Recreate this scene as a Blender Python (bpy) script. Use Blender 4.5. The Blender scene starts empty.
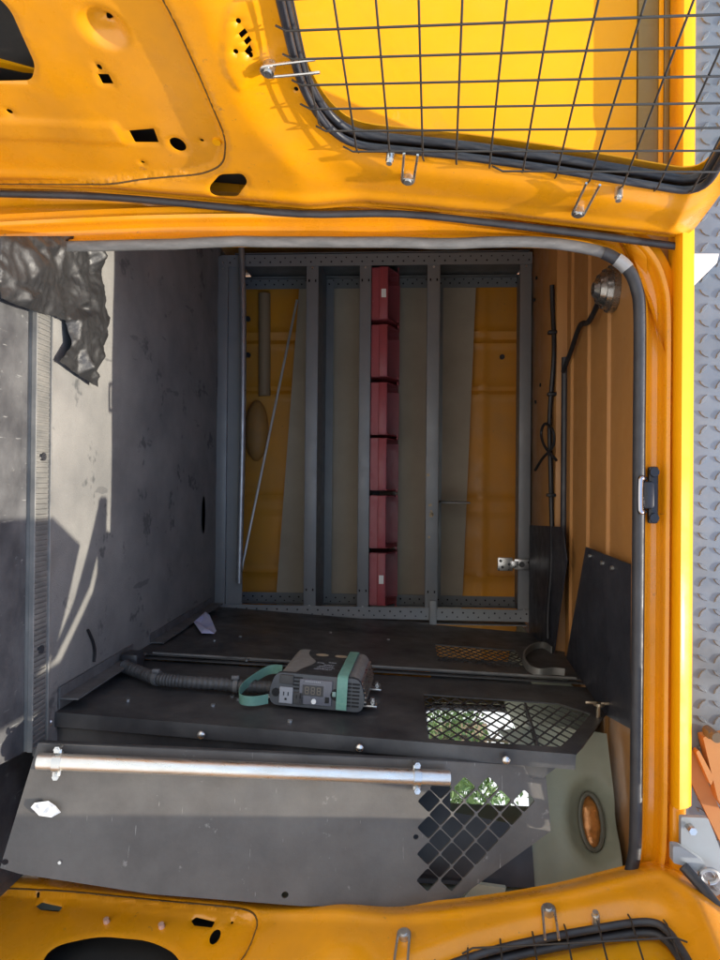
import bpy, bmesh, math, random
from mathutils import Vector, Matrix, noise
from mathutils.geometry import delaunay_2d_cdt
random.seed(7)
S = bpy.context.scene
COL = S.collection
V = Vector
R = math.radians

# ------------------------------------------------------------------ camera
F = 693.0
CAM = V((0, -1.56, .8))
pit = math.atan(42 / F); yaw = math.atan(5 / F); rol = R(.5)
FW = V((-math.sin(yaw) * math.cos(pit), math.cos(yaw) * math.cos(pit), -math.sin(pit))).normalized()
RT = FW.cross(V((0, 0, 1))).normalized(); UP = RT.cross(FW)
RT, UP = math.cos(rol) * RT + math.sin(rol) * UP, -math.sin(rol) * RT + math.cos(rol) * UP
def ray(px, py): return FW + (py - 480) / F * RT + (px - 360) / F * UP
def onp(px, py, P, n):
    d = ray(px, py); return CAM + d * ((V(P) - CAM).dot(V(n)) / d.dot(V(n)))
def at(px, py, Y): return onp(px, py, (0, Y, 0), (0, 1, 0))
cd = bpy.data.cameras.new('camera'); co = bpy.data.objects.new('camera', cd); COL.objects.link(co)
# the phone was held sideways: picture right = up in the world, picture top = left in the world
M3 = Matrix((UP, -RT, -FW)).transposed()
co.matrix_world = Matrix.Translation(CAM) @ M3.to_4x4()
cd.sensor_fit = 'VERTICAL'; cd.sensor_height = 36; cd.sensor_width = 27; cd.lens = F / 960 * 36
cd.clip_start = .02; cd.clip_end = 600
S.camera = co

# ------------------------------------------------------------------ light
SA, SB = .19, .25                       # sun ray: per metre down moves -SA in x, +SB in y
sd = V((SA, -SB, 1)).normalized()       # towards the sun
elev = math.asin(sd.z); azi = math.atan2(sd.x, sd.y)
w = bpy.data.worlds.new('World'); S.world = w; w.use_nodes = True
nt = w.node_tree; bg = nt.nodes['Background']
sky = nt.nodes.new('ShaderNodeTexSky'); sky.sky_type = 'NISHITA'; sky.sun_disc = False
sky.sun_elevation = elev; sky.sun_rotation = azi
sky.air_density = 1.0; sky.dust_density = 2.0
nt.links.new(sky.outputs[0], bg.inputs[0]); bg.inputs[1].default_value = .15
ld = bpy.data.lights.new('sun', 'SUN'); ld.energy = 3.0; ld.angle = R(.5); ld.color = (1, .92, .78)
lo = bpy.data.objects.new('sun', ld); COL.objects.link(lo)
lo.rotation_euler = sd.to_track_quat('Z', 'Y').to_euler(); lo.location = (1, -3, 6)
S.view_settings.view_transform = 'Standard'; S.view_settings.look = 'None'
S.view_settings.exposure = 1.27; S.view_settings.gamma = 1
S.cycles.max_bounces = 10; S.cycles.diffuse_bounces = 6; S.cycles.transparent_max_bounces = 16
S.cycles.use_denoising = True
S.cycles.sample_clamp_indirect = 8

# ------------------------------------------------------------------ materials
def mat(name, base, rough=.5, metal=0, var=None, vscale=6, vamt=.5, bump=0, bscale=120, coat=0,
        spots=None, sscale=30, sthr=.62, scratch=None, stretch=(1, 1, 1), rvar=.12, trans=0):
    m = bpy.data.materials.new(name); m.use_nodes = True
    N = m.node_tree.nodes; L = m.node_tree.links
    p = N['Principled BSDF']
    p.inputs['Base Color'].default_value = (*base, 1); p.inputs['Roughness'].default_value = rough
    p.inputs['Metallic'].default_value = metal; p.inputs['Coat Weight'].default_value = coat
    p.inputs['Coat Roughness'].default_value = .15
    tc = N.new('ShaderNodeTexCoord'); mp = N.new('ShaderNodeMapping'); mp.inputs['Scale'].default_value = stretch
    L.new(tc.outputs['Object'], mp.inputs[0])
    def nz(scale, detail=6, rgh=.6, src=None):
        n = N.new('ShaderNodeTexNoise'); n.inputs['Scale'].default_value = scale
        n.inputs['Detail'].default_value = detail; n.inputs['Roughness'].default_value = rgh
        L.new(src or mp.outputs[0], n.inputs['Vector']); return n
    def ramp(src, a, b):
        r = N.new('ShaderNodeMapRange'); r.inputs[1].default_value = a; r.inputs[2].default_value = b
        L.new(src, r.inputs[0]); return r.outputs[0]
    col = None
    def mixc(fac, c2, amt=1):
        nonlocal col
        x = N.new('ShaderNodeMix'); x.data_type = 'RGBA'
        mu = N.new('ShaderNodeMath'); mu.operation = 'MULTIPLY'; mu.inputs[1].default_value = amt
        L.new(fac, mu.inputs[0]); L.new(mu.outputs[0], x.inputs[0])
        if col is None: x.inputs[6].default_value = (*base, 1)
        else: L.new(col, x.inputs[6])
        x.inputs[7].default_value = (*c2, 1); col = x.outputs[2]
    if var is not None: mixc(ramp(nz(vscale).outputs[0], .35, .68), var, vamt)
    if spots is not None: mixc(ramp(nz(sscale, 4, .7).outputs[0], sthr, sthr + .06), spots, .8)
    if scratch is not None:
        m2 = N.new('ShaderNodeMapping'); m2.inputs['Scale'].default_value = scratch[1]
        m2.inputs['Rotation'].default_value = scratch[2]
        L.new(tc.outputs['Object'], m2.inputs[0])
        mixc(ramp(nz(1.0, 3, .5, m2.outputs[0]).outputs[0], scratch[3], scratch[3] + .03), scratch[0], .7)
    if col is not None: L.new(col, p.inputs['Base Color'])
    if rvar:
        r = N.new('ShaderNodeMapRange'); L.new(nz(vscale * 2.3).outputs[0], r.inputs[0])
        r.inputs[1].default_value = .3; r.inputs[2].default_value = .7
        r.inputs[3].default_value = max(.03, rough - rvar); r.inputs[4].default_value = min(1, rough + rvar)
        L.new(r.outputs[0], p.inputs['Roughness'])
    if bump:
        b = N.new('ShaderNodeBump'); b.inputs['Strength'].default_value = bump; b.inputs['Distance'].default_value = .004
        L.new(nz(bscale, 4).outputs[0], b.inputs['Height']); L.new(b.outputs[0], p.inputs['Normal'])
    if trans: p.inputs['Transmission Weight'].default_value = trans
    return m
Z3 = (0, 0, 0)
YEL = (.76, .295, .002)
paint = mat('yellow_paint', YEL, .31, 0, (.55, .22, .016), 7, .6, .08, 34, .3, (.34, .16, .03), 48, .665, rvar=.14, scratch=((.30, .15, .05), (90, 14, 14), (.3, .2, .5), .735))
paint_in = mat('dusty_yellow_paint', (.66, .27, .01), .5, 0, (.45, .22, .05), 4, .6, .06, 40, 0, (.25, .13, .04), 40, .68)
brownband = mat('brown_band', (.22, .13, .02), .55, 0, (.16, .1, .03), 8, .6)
outyel = mat('outer_yellow_paint', (.80, .335, .001), .5, 0, (.70, .28, .002), 4, .6, .04, 30, .05, (.5, .22, .01), 40, .70)
outyel.node_tree.nodes['Principled BSDF'].inputs['Specular IOR Level'].default_value = .15
rubber = mat('black_rubber', (.02, .02, .024), .5, 0, (.05, .05, .055), 14, .6, .15, 90)
rubber_worn = mat('worn_grey_rubber', (.10, .098, .094), .6, 0, (.20, .19, .18), 18, .7, .2, 60, 0, (.3, .29, .27), 80, .68, stretch=(4, 4, 1))
floorm = mat('grey_floor_mat', (.15, .148, .142), .85, 0, (.24, .232, .215), 4.2, .85, .35, 240, 0, (.065, .067, .068), 7, .60, stretch=(1.1, .95, 1), scratch=((.09, .09, .09), (24, 5, 5), (0, 0, .2), .69))
stepm = mat('scuffed_step_mat', (.055, .055, .058), .5, 0, (.13, .13, .13), 11, .8, .25, 60, 0, (.22, .22, .21), 26, .64,
            scratch=((.26, .26, .25), (170, 16, 16), (0, 0, .8), .70))
liner = mat('black_lining_board', (.026, .026, .028), .5, 0, (.095, .092, .088), 6, .75, .12, 160, 0, (.17, .165, .155), 30, .70)
coverm = mat('scratched_dark_board', (.068, .062, .056), .5, 0, (.135, .125, .112), 6, .7, .1, 140, 0, (.2, .19, .175), 30, .67,
             scratch=((.27, .26, .24), (16, 16, 160), (.5, .9, .2), .71))
shelfm = mat('blue_grey_steel', (.20, .203, .205), .45, .1, (.155, .165, .18), 9, .6, .04, 100, 0, (.2, .2, .2), 60, .70)
shelfd = mat('dark_shelf_steel', (.12, .125, .13), .5, .1, (.16, .16, .16), 7, .6)
board = mat('brown_grey_board', (.44, .375, .29), .7, 0, (.32, .265, .20), 3, .7, .05, 50)
redp = mat('red_plastic', (.33, .05, .062), .45, 0, (.24, .05, .055), 14, .6, 0, 50, 0, (.42, .2, .18), 46, .68)
white = mat('white_paper', (.75, .75, .72), .7)
bluep = mat('blue_white_paper', (.45, .48, .72), .7, 0, (.7, .7, .75), 20, .5)
alu = mat('brushed_aluminium', (.72, .70, .66), .35, .9, (.55, .50, .42), 10, .6, .1, 80, stretch=(8, 8, 1))
steel = mat('zinc_steel', (.62, .62, .6), .32, .95, (.45, .45, .44), 20, .6)
dsteel = mat('grey_tube_steel', (.33, .34, .36), .38, .7, (.45, .45, .45), 20, .6)
plate = mat('tread_plate_aluminium', (.20, .22, .245), .40, .35, (.13, .145, .16), 8, .6, .04, 90)
wire = mat('black_wire', (.05, .045, .04), .4, .3)
conduit = mat('corrugated_conduit', (.04, .04, .042), .55, 0, (.09, .088, .085), 15, .7)
cable = mat('black_cable', (.012, .012, .014), .5)
ibody = mat('silver_grey_case', (.30, .29, .27), .5, .2, (.22, .21, .19), 25, .6, 0, 50, 0, (.45, .42, .36), 40, .66)
iblack = mat('black_case', (.025, .026, .028), .4, 0, (.06, .06, .06), 20, .5)
iface = mat('dark_face', (.055, .06, .066), .45)
idisp = mat('display_face', (.10, .105, .125), .25)
iseg = mat('unlit_segments', (.13, .11, .085), .4)
greyp = mat('grey_plastic', (.26, .27, .29), .45)
teal = mat('green_webbing', (.12, .27, .21), .8, 0, (.19, .33, .27), 40, .6, .3, 500)
khaki = mat('grey_green_lining', (.30, .325, .25), .55, 0, (.22, .24, .19), 5, .8, .05, 60, 0, (.3, .32, .26), 12, .66)
pale = mat('pale_green_metal', (.55, .60, .5), .5, 0, (.4, .45, .36), 8, .5)
amber = mat('amber_lens', (.72, .30, .08), .18, .3, (.35, .16, .05), 45, .9, .4, 90)
orange = mat('faded_orange_paint', (.46, .20, .055), .6, 0, (.38, .15, .045), 8, .7, .05, 60)
greypl = mat('grey_bracket_paint', (.30, .33, .36), .5, 0, (.24, .26, .29), 8, .6)
sheetm = mat('black_plastic_film', (.015, .015, .016), .5, 0, (.035, .035, .035), 14, .7, .3, 60, 0, (.07, .07, .07), 40, .68)
concrete = mat('pale_concrete', (.50, .485, .455), .85, 0, (.43, .415, .39), 1.2, .7, .2, 30)
wallw = mat('white_render', (.8, .8, .78), .8, 0, (.72, .72, .7), 2, .5)
shutter = mat('brown_shutter', (.24, .17, .10), .6)
leafm = mat('green_leaf', (.09, .16, .04), .5, 0, (.14, .22, .06), 3, .7)
bark = mat('bark', (.12, .09, .06), .9, 0, (.07, .05, .035), 12, .7, .4, 40)
beige = mat('beige_board', (.6, .55, .42), .7)
dark = mat('dark_cavity', (.02, .018, .015), .7)
holem = mat('hole_shadow_and_stain_black', (.008, .008, .008), .8)  # black for shade painted in small holes, and for the floor stain
def glassmat(name, tint, refl=.12):
    m = bpy.data.materials.new(name); m.use_nodes = True
    N = m.node_tree.nodes; L = m.node_tree.links
    N.remove(N['Principled BSDF'])
    t = N.new('ShaderNodeBsdfTransparent'); t.inputs[0].default_value = (*tint, 1)
    g = N.new('ShaderNodeBsdfGlossy'); g.inputs['Roughness'].default_value = .03
    f = N.new('ShaderNodeLayerWeight'); f.inputs[0].default_value = .5
    pw = N.new('ShaderNodeMath'); pw.operation = 'POWER'; pw.inputs[1].default_value = 4
    ml = N.new('ShaderNodeMath'); ml.operation = 'MULTIPLY_ADD'; ml.inputs[1].default_value = .5; ml.inputs[2].default_value = refl * .2
    L.new(f.outputs['Facing'], pw.inputs[0]); L.new(pw.outputs[0], ml.inputs[0])
    x = N.new('ShaderNodeMixShader')
    L.new(ml.outputs[0], x.inputs[0]); L.new(t.outputs[0], x.inputs[1]); L.new(g.outputs[0], x.inputs[2])
    df = N.new('ShaderNodeBsdfDiffuse'); df.inputs[0].default_value = (.6, .56, .48, 1)
    tcn = N.new('ShaderNodeTexCoord'); nn = N.new('ShaderNodeTexNoise'); nn.inputs['Scale'].default_value = 9; nn.inputs['Detail'].default_value = 9; nn.inputs['Roughness'].default_value = .7
    L.new(tcn.outputs['Object'], nn.inputs['Vector']); mr = N.new('ShaderNodeMapRange'); mr.inputs[1].default_value = .42; mr.inputs[2].default_value = .75; mr.inputs[4].default_value = .035
    L.new(nn.outputs[0], mr.inputs[0]); x2 = N.new('ShaderNodeMixShader'); L.new(mr.outputs[0], x2.inputs[0]); L.new(x.outputs[0], x2.inputs[1]); L.new(df.outputs[0], x2.inputs[2])
    L.new(x2.outputs[0], N['Material Output'].inputs[0]); return m
glass = glassmat('window_glass', (.95, .97, .95))

# ------------------------------------------------------------------ mesh helpers
def frame_from(z, x=None):
    z = V(z).normalized()
    x = V(x) if x is not None else (V((0, 0, 1)) if abs(z.z) < .9 else V((1, 0, 0)))
    y = z.cross(x).normalized(); x = y.cross(z)
    return Matrix((x, y, z)).transposed()
def bx(bm, c, s, rot=None, bev=0, seg=2):
    r = bmesh.ops.create_cube(bm, size=1)
    vs = r['verts']
    for v in vs: v.co = V((v.co.x * s[0], v.co.y * s[1], v.co.z * s[2]))
    if bev:
        es = list({e for v in vs for e in v.link_edges})
        q = bmesh.ops.bevel(bm, geom=es, offset=bev, segments=seg, affect='EDGES', profile=.5)
        vs = list({v for f in q['faces'] for v in f.verts} | {v for v in vs if v.is_valid})
    for v in vs:
        p = v.co
        if rot is not None: p = rot @ p
        v.co = V(c) + p
    return vs
def bar(bm, a, b, w, t, side=None, bev=0):
    a = V(a); b = V(b); d = b - a
    m = frame_from(d, side)
    return bx(bm, (a + b) / 2, (w, t, d.length), m, bev)
def cyl(bm, a, b, r, n=14, r2=None):
    a = V(a); b = V(b); m = frame_from(b - a); r2 = r if r2 is None else r2
    A = [bm.verts.new(a + m @ V((r * math.cos(2 * math.pi * i / n), r * math.sin(2 * math.pi * i / n), 0))) for i in range(n)]
    B = [bm.verts.new(b + m @ V((r2 * math.cos(2 * math.pi * i / n), r2 * math.sin(2 * math.pi * i / n), 0))) for i in range(n)]
    for i in range(n): bm.faces.new((A[i], A[(i + 1) % n], B[(i + 1) % n], B[i]))
    bm.faces.new(A[::-1]); bm.faces.new(B)
def spline(pts, n=6):
    P = [V(p) for p in pts]; out = []
    for i in range(len(P) - 1):
        p0 = P[max(i - 1, 0)]; p1 = P[i]; p2 = P[i + 1]; p3 = P[min(i + 2, len(P) - 1)]
        for k in range(n):
            t = k / n
            out.append(.5 * ((2 * p1) + (p2 - p0) * t + (2 * p0 - 5 * p1 + 4 * p2 - p3) * t * t + (3 * p1 - p0 - 3 * p2 + p3) * t ** 3))
    out.append(P[-1]); return out
def tube(bm, pts, r, n=10, rf=None, cap=True):
    P = [V(p) for p in pts]; rings = []; prev = None
    for i, p in enumerate(P):
        d = (P[min(i + 1, len(P) - 1)] - P[max(i - 1, 0)]).normalized()
        if prev is None: m = frame_from(d); x = m.col[0]
        else: x = (prev - d * prev.dot(d)).normalized()
        prev = x; y = d.cross(x); rr = rf(i / (len(P) - 1)) if rf else r
        rings.append([bm.verts.new(p + rr * (math.cos(2 * math.pi * k / n) * x + math.sin(2 * math.pi * k / n) * y)) for k in range(n)])
    for a, b in zip(rings, rings[1:]):
        for k in range(n): bm.faces.new((a[k], a[(k + 1) % n], b[(k + 1) % n], b[k]))
    if cap: bm.faces.new(rings[0][::-1]); bm.faces.new(rings[-1])
def ribbon(bm, pts, wdir, wid, th):
    """flat strap following pts, width along wdir, closed section"""
    P = [V(p) for p in pts]; wd = V(wdir).normalized(); rings = []
    for i, p in enumerate(P):
        d = (P[min(i + 1, len(P) - 1)] - P[max(i - 1, 0)]).normalized(); n = d.cross(wd).normalized()
        rings.append([bm.verts.new(p + a * wd * wid / 2 + b * n * th / 2) for a, b in ((-1, -1), (1, -1), (1, 1), (-1, 1))])
    for a, b in zip(rings, rings[1:]):
        for k in range(4): bm.faces.new((a[k], a[(k + 1) % 4], b[(k + 1) % 4], b[k]))
    bm.faces.new(rings[0][::-1]); bm.faces.new(rings[-1])
def sweep(bm, path, profile, outf):
    """profile [(o, y)], outf(i)->outward Vector; path points; open strip"""
    rows = []
    for i, p in enumerate(path):
        rows.append([bm.verts.new(V(p) + outf(i) * o + V((0, y, 0))) for o, y in profile])
    for a, b in zip(rows, rows[1:]):
        for k in range(len(profile) - 1): bm.faces.new((a[k], a[k + 1], b[k + 1], b[k]))
def inpoly(p, L):
    x, y = p; c = False; j = len(L) - 1
    for i in range(len(L)):
        if (L[i][1] > y) != (L[j][1] > y) and x < (L[j][0] - L[i][0]) * (y - L[i][1]) / (L[j][1] - L[i][1]) + L[i][0]: c = not c
        j = i
    return c
def dpoly(p, L, closed=True):
    best = 9
    for i in range(len(L) if closed else len(L) - 1):
        a = L[i]; b = L[(i + 1) % len(L)]
        dx, dy = b[0] - a[0], b[1] - a[1]; l = dx * dx + dy * dy or 1e-9
        t = max(0, min(1, ((p[0] - a[0]) * dx + (p[1] - a[1]) * dy) / l))
        best = min(best, math.hypot(p[0] - a[0] - t * dx, p[1] - a[1] - t * dy))
    return best
def sm(a, b, x):
    t = max(0, min(1, (x - a) / (b - a))); return t * t * (3 - 2 * t)
def subdiv(L, step):
    out = []
    for i in range(len(L)):
        a = L[i]; b = L[(i + 1) % len(L)]; n = max(1, int(math.hypot(b[0] - a[0], b[1] - a[1]) / step))
        out += [(a[0] + (b[0] - a[0]) * k / n, a[1] + (b[1] - a[1]) * k / n) for k in range(n)]
    return out
def rnd(L, r=.02, n=5):
    """round the corners of a polygon"""
    out = []
    for i in range(len(L)):
        p = V((*L[i], 0)); a = V((*L[i - 1], 0)); b = V((*L[(i + 1) % len(L)], 0))
        ra = min(r, (a - p).length * .45); rb = min(r, (b - p).length * .45)
        s = p + (a - p).normalized() * ra; e = p + (b - p).normalized() * rb
        for k in range(n + 1):
            t = k / n; q = s * (1 - t) ** 2 + p * 2 * t * (1 - t) + e * t * t; out.append((q.x, q.y))
    return out
def ell(c, a, b, n=18, ang=0):
    return [(c[0] + a * math.cos(t) * math.cos(ang) - b * math.sin(t) * math.sin(ang), c[1] + a * math.cos(t) * math.sin(ang) + b * math.sin(t) * math.cos(ang))
            for t in [2 * math.pi * k / n for k in range(n)]]
def skin(bm, outer, holes, mapf, th=0, step=0, hf=None, flip=False, extra=()):
    """sheet with real holes from 2-D loops; mapf(s,h,d)->Vector; th = thickness towards -d"""
    loops = [outer] + list(holes)
    vs = []; ed = []
    for L in loops:
        b = len(vs); vs += [V((x, y)) for x, y in L]
        ed += [(b + i, b + (i + 1) % len(L)) for i in range(len(L))]
    if step:
        xs = [p[0] for p in outer]; ys = [p[1] for p in outer]
        x = min(xs) + step / 2; k = 0
        while x < max(xs):
            y = min(ys) + step / 2 + (k % 2) * step / 2
            while y < max(ys):
                if inpoly((x, y), outer) and all(dpoly((x, y), L) > step * .45 for L in loops) and not any(inpoly((x, y), h) for h in holes):
                    vs.append(V((x, y)))
                y += step
            x += step * .87; k += 1
    for p in extra:
        if inpoly(p, outer) and all(dpoly(p, L) > step * .3 for L in loops) and not any(inpoly(p, h) for h in holes): vs.append(V(p))
    ov, oe, of = delaunay_2d_cdt(vs, ed, [], 0, 1e-6, False)[:3]
    hf = hf or (lambda s, h: 0)
    T = []
    for f in of:
        c = ((ov[f[0]].x + ov[f[1]].x + ov[f[2]].x) / 3, (ov[f[0]].y + ov[f[1]].y + ov[f[2]].y) / 3)
        if inpoly(c, outer) and not any(inpoly(c, h) for h in holes): T.append(f)
    used = sorted({i for f in T for i in f})
    hh = {i: hf(ov[i].x, ov[i].y) for i in used}
    A = {i: bm.verts.new(mapf(ov[i].x, ov[i].y, hh[i])) for i in used}
    for f in T: bm.faces.new([A[i] for i in (f[::-1] if flip else f)])
    if th:
        B = {i: bm.verts.new(mapf(ov[i].x, ov[i].y, hh[i] - th)) for i in used}
        cnt = {}
        for f in T:
            bm.faces.new([B[i] for i in (f if flip else f[::-1])])
            for a, b in ((f[0], f[1]), (f[1], f[2]), (f[2], f[0])):
                cnt[(min(a, b), max(a, b))] = cnt.get((min(a, b), max(a, b)), []) + [(a, b)]
        for k, e in cnt.items():
            if len(e) == 1:
                a, b = e[0]
                q = [A[b], A[a], B[a], B[b]]
                bm.faces.new(q[::-1] if flip else q)
def build(name, bm, m, parent=None, smooth=35):
    bmesh.ops.recalc_face_normals(bm, faces=bm.faces)
    me = bpy.data.meshes.new(name)
    if parent is not None:
        o0 = parent
        while o0.parent is not None: o0 = o0.parent
        off = o0.location
        for v in bm.verts: v.co -= off
    bm.to_mesh(me); bm.free()
    if smooth:
        me.polygons.foreach_set('use_smooth', [True] * len(me.polygons)); me.set_sharp_from_angle(angle=R(smooth))
    for x in (m if isinstance(m, (list, tuple)) else [m]): me.materials.append(x)
    o = bpy.data.objects.new(name, me); COL.objects.link(o)
    if parent is not None: o.parent = parent
    return o
B = bmesh.new
def build_each(name, bm, m, parent, smooth=35):
    """every loose piece of bm becomes an object of its own"""
    bm.verts.index_update(); seen = set(); bm.verts.ensure_lookup_table(); groups = []
    for v in bm.verts:
        if v.index in seen: continue
        st_ = [v]; seen.add(v.index); g_ = []
        while st_:
            q_ = st_.pop(); g_.append(q_)
            for e_ in q_.link_edges:
                o_ = e_.other_vert(q_)
                if o_.index not in seen: seen.add(o_.index); st_.append(o_)
        groups.append(g_)
    for g_ in groups:
        nb = bmesh.new(); mp_ = {}
        for v in g_: mp_[v] = nb.verts.new(v.co)
        for f_ in {f_ for v in g_ for f_ in v.link_faces}: nb.faces.new([mp_[v] for v in f_.verts])
        build(name, nb, m, parent, smooth)
    bm.free()
def thing(name, label, cat, loc=(0, 0, 0), group=None):
    o = bpy.data.objects.new(name, None); COL.objects.link(o); o.location = loc; o.empty_display_size = .05
    o['label'] = label; o['category'] = cat
    if group: o['group'] = group
    return o
def tag(o, label, cat, group=None, kind=None):
    if label: o['label'] = label
    if cat: o['category'] = cat
    if group: o['group'] = group
    if kind: o['kind'] = kind
    return o
def dup(root, loc, label):
    r = root.copy(); COL.objects.link(r); r.location = loc; r['label'] = label
    for ch in list(root.children):
        c = ch.copy(); COL.objects.link(c); c.parent = r
        for g in list(ch.children):
            d = g.copy(); COL.objects.link(d); d.parent = c
    return r

# ------------------------------------------------------------------ ground
b = B(); bx(b, (0, 0, -.60), (120, 120, .1)); g = build('ground', b, concrete, None, 0); g['kind'] = 'structure'

# ================================================================== VAN
van = thing('van', 'yellow van seen through its open rear doors, with the load space open to view', 'van', (.19, 1.2, -.55))
XL, XR, ZT = -.545, .93, 1.317
# floor + rear step
b = B(); skin(b, [(-.515, -.034), (.62, -.034), (.65, .012), (.98, .06), (.98, 1.85), (-1.03, 1.85), (-1.03, .1), (-.56, .05)], [], lambda s, h, d: V((s, h, d)), .03, .04,
              lambda s, h: .0035 * noise.noise(V((s * 3, h * 2.2, 1))) + .0015 * noise.noise(V((s * 14, h * 11, 4))))
fl = build('floor_mat', b, floorm, van)
b = B(); skin(b, [(-.47, -.34), (.56, -.34), (.585, -.106), (-.495, -.106)], [], lambda s, h, d: V((s, h, -.012 + d)), .05, .03,
              lambda s, h: .003 * noise.noise(V((s * 9, h * 9, 2))))
build('rear_step', b, stepm, van)
b = B(); skin(b, [(.48, -.34), (.93, -.34), (.95, .22), (.48, .22)], [], lambda s, h, d: V((s, h, -.10 + d)), .05, .03,
              lambda s, h: .003 * noise.noise(V((s * 9, h * 9, 2))))
build('rear_step', b, stepm, van)
b = B()
bx(b, (.043, -.070, -.008), (1.084, .066, .02), None, .003)
x = -.49
while x < .58:
    bx(b, (x, -.070, .003), (.0045, .052, .006), None, .001, 1); x += .0115
bx(b, (.043, -.103, .002), (1.084, .004, .012), None, .001, 1); bx(b, (.043, -.037, .003), (1.084, .004, .010), None, .001, 1)
build('sill_strip', b, mat('sill_plastic', (.12, .12, .115), .6, 0, (.22, .21, .19), 16, .8), van)
for p in ((45, 457), (43, 647)):
    q = onp(*p, (0, 0, 0), (0, 0, 1)); b = B(); cyl(b, (q.x, -.07, .003), (q.x, -.07, .009), .009, 16); cyl(b, (q.x, -.07, .009), (q.x, -.07, .0105), .0045, 10)
    build('screw_head', b, rubber, van)
# walls, roof
b = B(); bx(b, (-1.16, 1.0, .55), (.24, 1.86, 1.9)); build('side_wall', b, paint_in, van, 0)
def SW(s, h, d): return V((1.0 + d, s, h))
b = B()
winS = rnd([(.60, .90), (1.60, .90), (1.60, 1.30), (.60, 1.30)], .09, 6)
skin(b, [(.02, -.4), (1.92, -.4), (1.92, 1.45), (.02, 1.45)], [winS], SW, .02)
sw = build('side_wall', b, khaki, van)
b = B(); ring = [SW(x, y, .0) for x, y in winS] + [SW(*winS[0], 0)]; tube(b, ring, .016, 8, cap=False); sf = build('window_seal', b, rubber, sw)
b = B(); skin(b, winS, [], lambda s, h, d: V((1.0 - .01, s, h)), .004); build('window_glass', b, glass, sw, 0)
# ceiling: pressed steel with cross ribs
prof = [(.06, 1.325), (.10, 1.362)]
def rib(y, w=.006, d=.008): return [(y - w - .007, 1.368), (y - w, 1.368 - d), (y + w, 1.368 - d), (y + w + .007, 1.368)]
for y in (.385, .59, .80): prof += rib(y)
prof += [(.88, 1.368), (.885, 1.385), (.93, 1.385), (.94, 1.345), (.985, 1.335), (1.36, 1.34), (1.42, 1.375), (1.92, 1.38)]
b = B(); rows = []
for x in (-1.03, -.5, 0, .5, .99): rows.append([b.verts.new((x, y, z)) for y, z in prof] + [b.verts.new((x, 1.92, 1.405)), b.verts.new((x, .06, 1.405))])
for r0, r1 in zip(rows, rows[1:]):
    for k in range(len(r0)): b.faces.new((r0[k], r0[(k + 1) % len(r0)], r1[(k + 1) % len(r0)], r1[k]))
build('ceiling', b, mat('brown_yellow_ceiling', (.47, .22, .06), .5, 0, (.37, .18, .06), 4, .6, .06, 40, 0, (.2, .11, .05), 34, .68), van, 30)
b = B(); bx(b, (0, 1.0, 1.424), (2.6, 1.96, .026), None, .01); build('roof', b, outyel, van)
for p in ((537, 278), (541, 385), (535, 300), (536, 402), (543, 430)):
    q = onp(*p, (0, 0, 1.338), (0, 0, 1)); b = B(); cyl(b, (q.x, q.y, 1.333), (q.x, q.y, 1.343), .007, 12); build('ceiling_hole', b, holem, van)
# bulkhead with pressings
def BK(s, h, d): return V((s, 1.84 - d, h))
def bkh(s, h):
    v = .0
    for hz in (.30, 1.19): v += .010 * math.exp(-((h - hz) / .012) ** 2)
    for sx in (-.745, -.69, -.49, -.44, .06, .12, .44): v += .014 * math.exp(-((s - sx) / .010) ** 2)
    return v
b = B(); skin(b, [(-1.03, .0), (.99, .0), (.99, 1.37), (-1.03, 1.37)], [], BK, .02, .022, bkh); bk = build('bulkhead', b, paint_in, van)
q = at(255, 430, 1.78); b = B(); bmesh.ops.create_uvsphere(b, u_segments=24, v_segments=14, radius=1)
for v in b.verts: v.co = V((v.co.x * .15, v.co.y * .05, v.co.z * .058)) + V((q.x, 1.82, q.z))
build('wheel_bulge', b, mat('rusty_orange_primer', (.46, .22, .05), .65, 0, (.34, .18, .06), 14, .8, .05, 60), bk)
b = B(); a = at(263, 292, 1.79); c = at(263, 395, 1.79); cyl(b, (a.x, 1.826, a.z), (c.x, 1.826, c.z), .03, 16); build('pressing', b, mat('tan_primer', (.33, .22, .12), .6), bk)
for p in ((248, 319), (248, 355)):
    q = at(*p, 1.835); b = B(); cyl(b, (q.x, 1.845, q.z), (q.x, 1.826, q.z), .013, 12); build('rubber_plug', b, rubber, bk)
q = at(502, 357, 1.835); b = B(); cyl(b, (q.x, 1.845, q.z), (q.x, 1.826, q.z), .012, 12); build('rubber_plug', b, rubber, bk)

# door frame: pressed section swept round the opening, with the drip lip on top
def opening():
    P = [(XL + .016, -.34), (XL - .002, .2), (XL + .0, .62), (XL + .003, .9), (XL + .008, 1.1), (XL + .02, 1.2)]
    P += [(XL + .036, 1.252), (XL + .066, 1.29), (XL + .11, 1.31), (XL + .18, ZT), (XL + .45, ZT), (0.2, ZT), (.5, ZT - .001)]
    P += [(.74, ZT - .002), (.82, ZT - .008), (.88, ZT - .03), (.92, ZT - .08), (.945, ZT - .16), (.96, .9), (.962, .6), (.962, .4), (.96, .16)]
    return P
OPN = [(p.x, p.z) for p in spline([V((x, 0, z)) for x, z in opening()], 6)]
OP = [V((x, 0, z)) for x, z in OPN]
def outn(i):
    d = (OP[min(i + 1, len(OP) - 1)] - OP[max(i - 1, 0)]).normalized()
    return V((-d.z, 0, d.x))
b = B()
pr = [(.002, .024), (.003, .010), (.007, .004), (.016, .002), (.024, .006), (.028, .020), (.036, .024), (.050, .024), (.056, .016), (.060, .000), (.068, -.006), (.074, .006), (.092, .010)]
pr2 = []
for (o0, y0), (o1, y1) in zip(pr, pr[1:]):
    pr2 += [(o0 + (o1 - o0) * k / 3, y0 + (y1 - y0) * k / 3) for k in range(3)]
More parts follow.
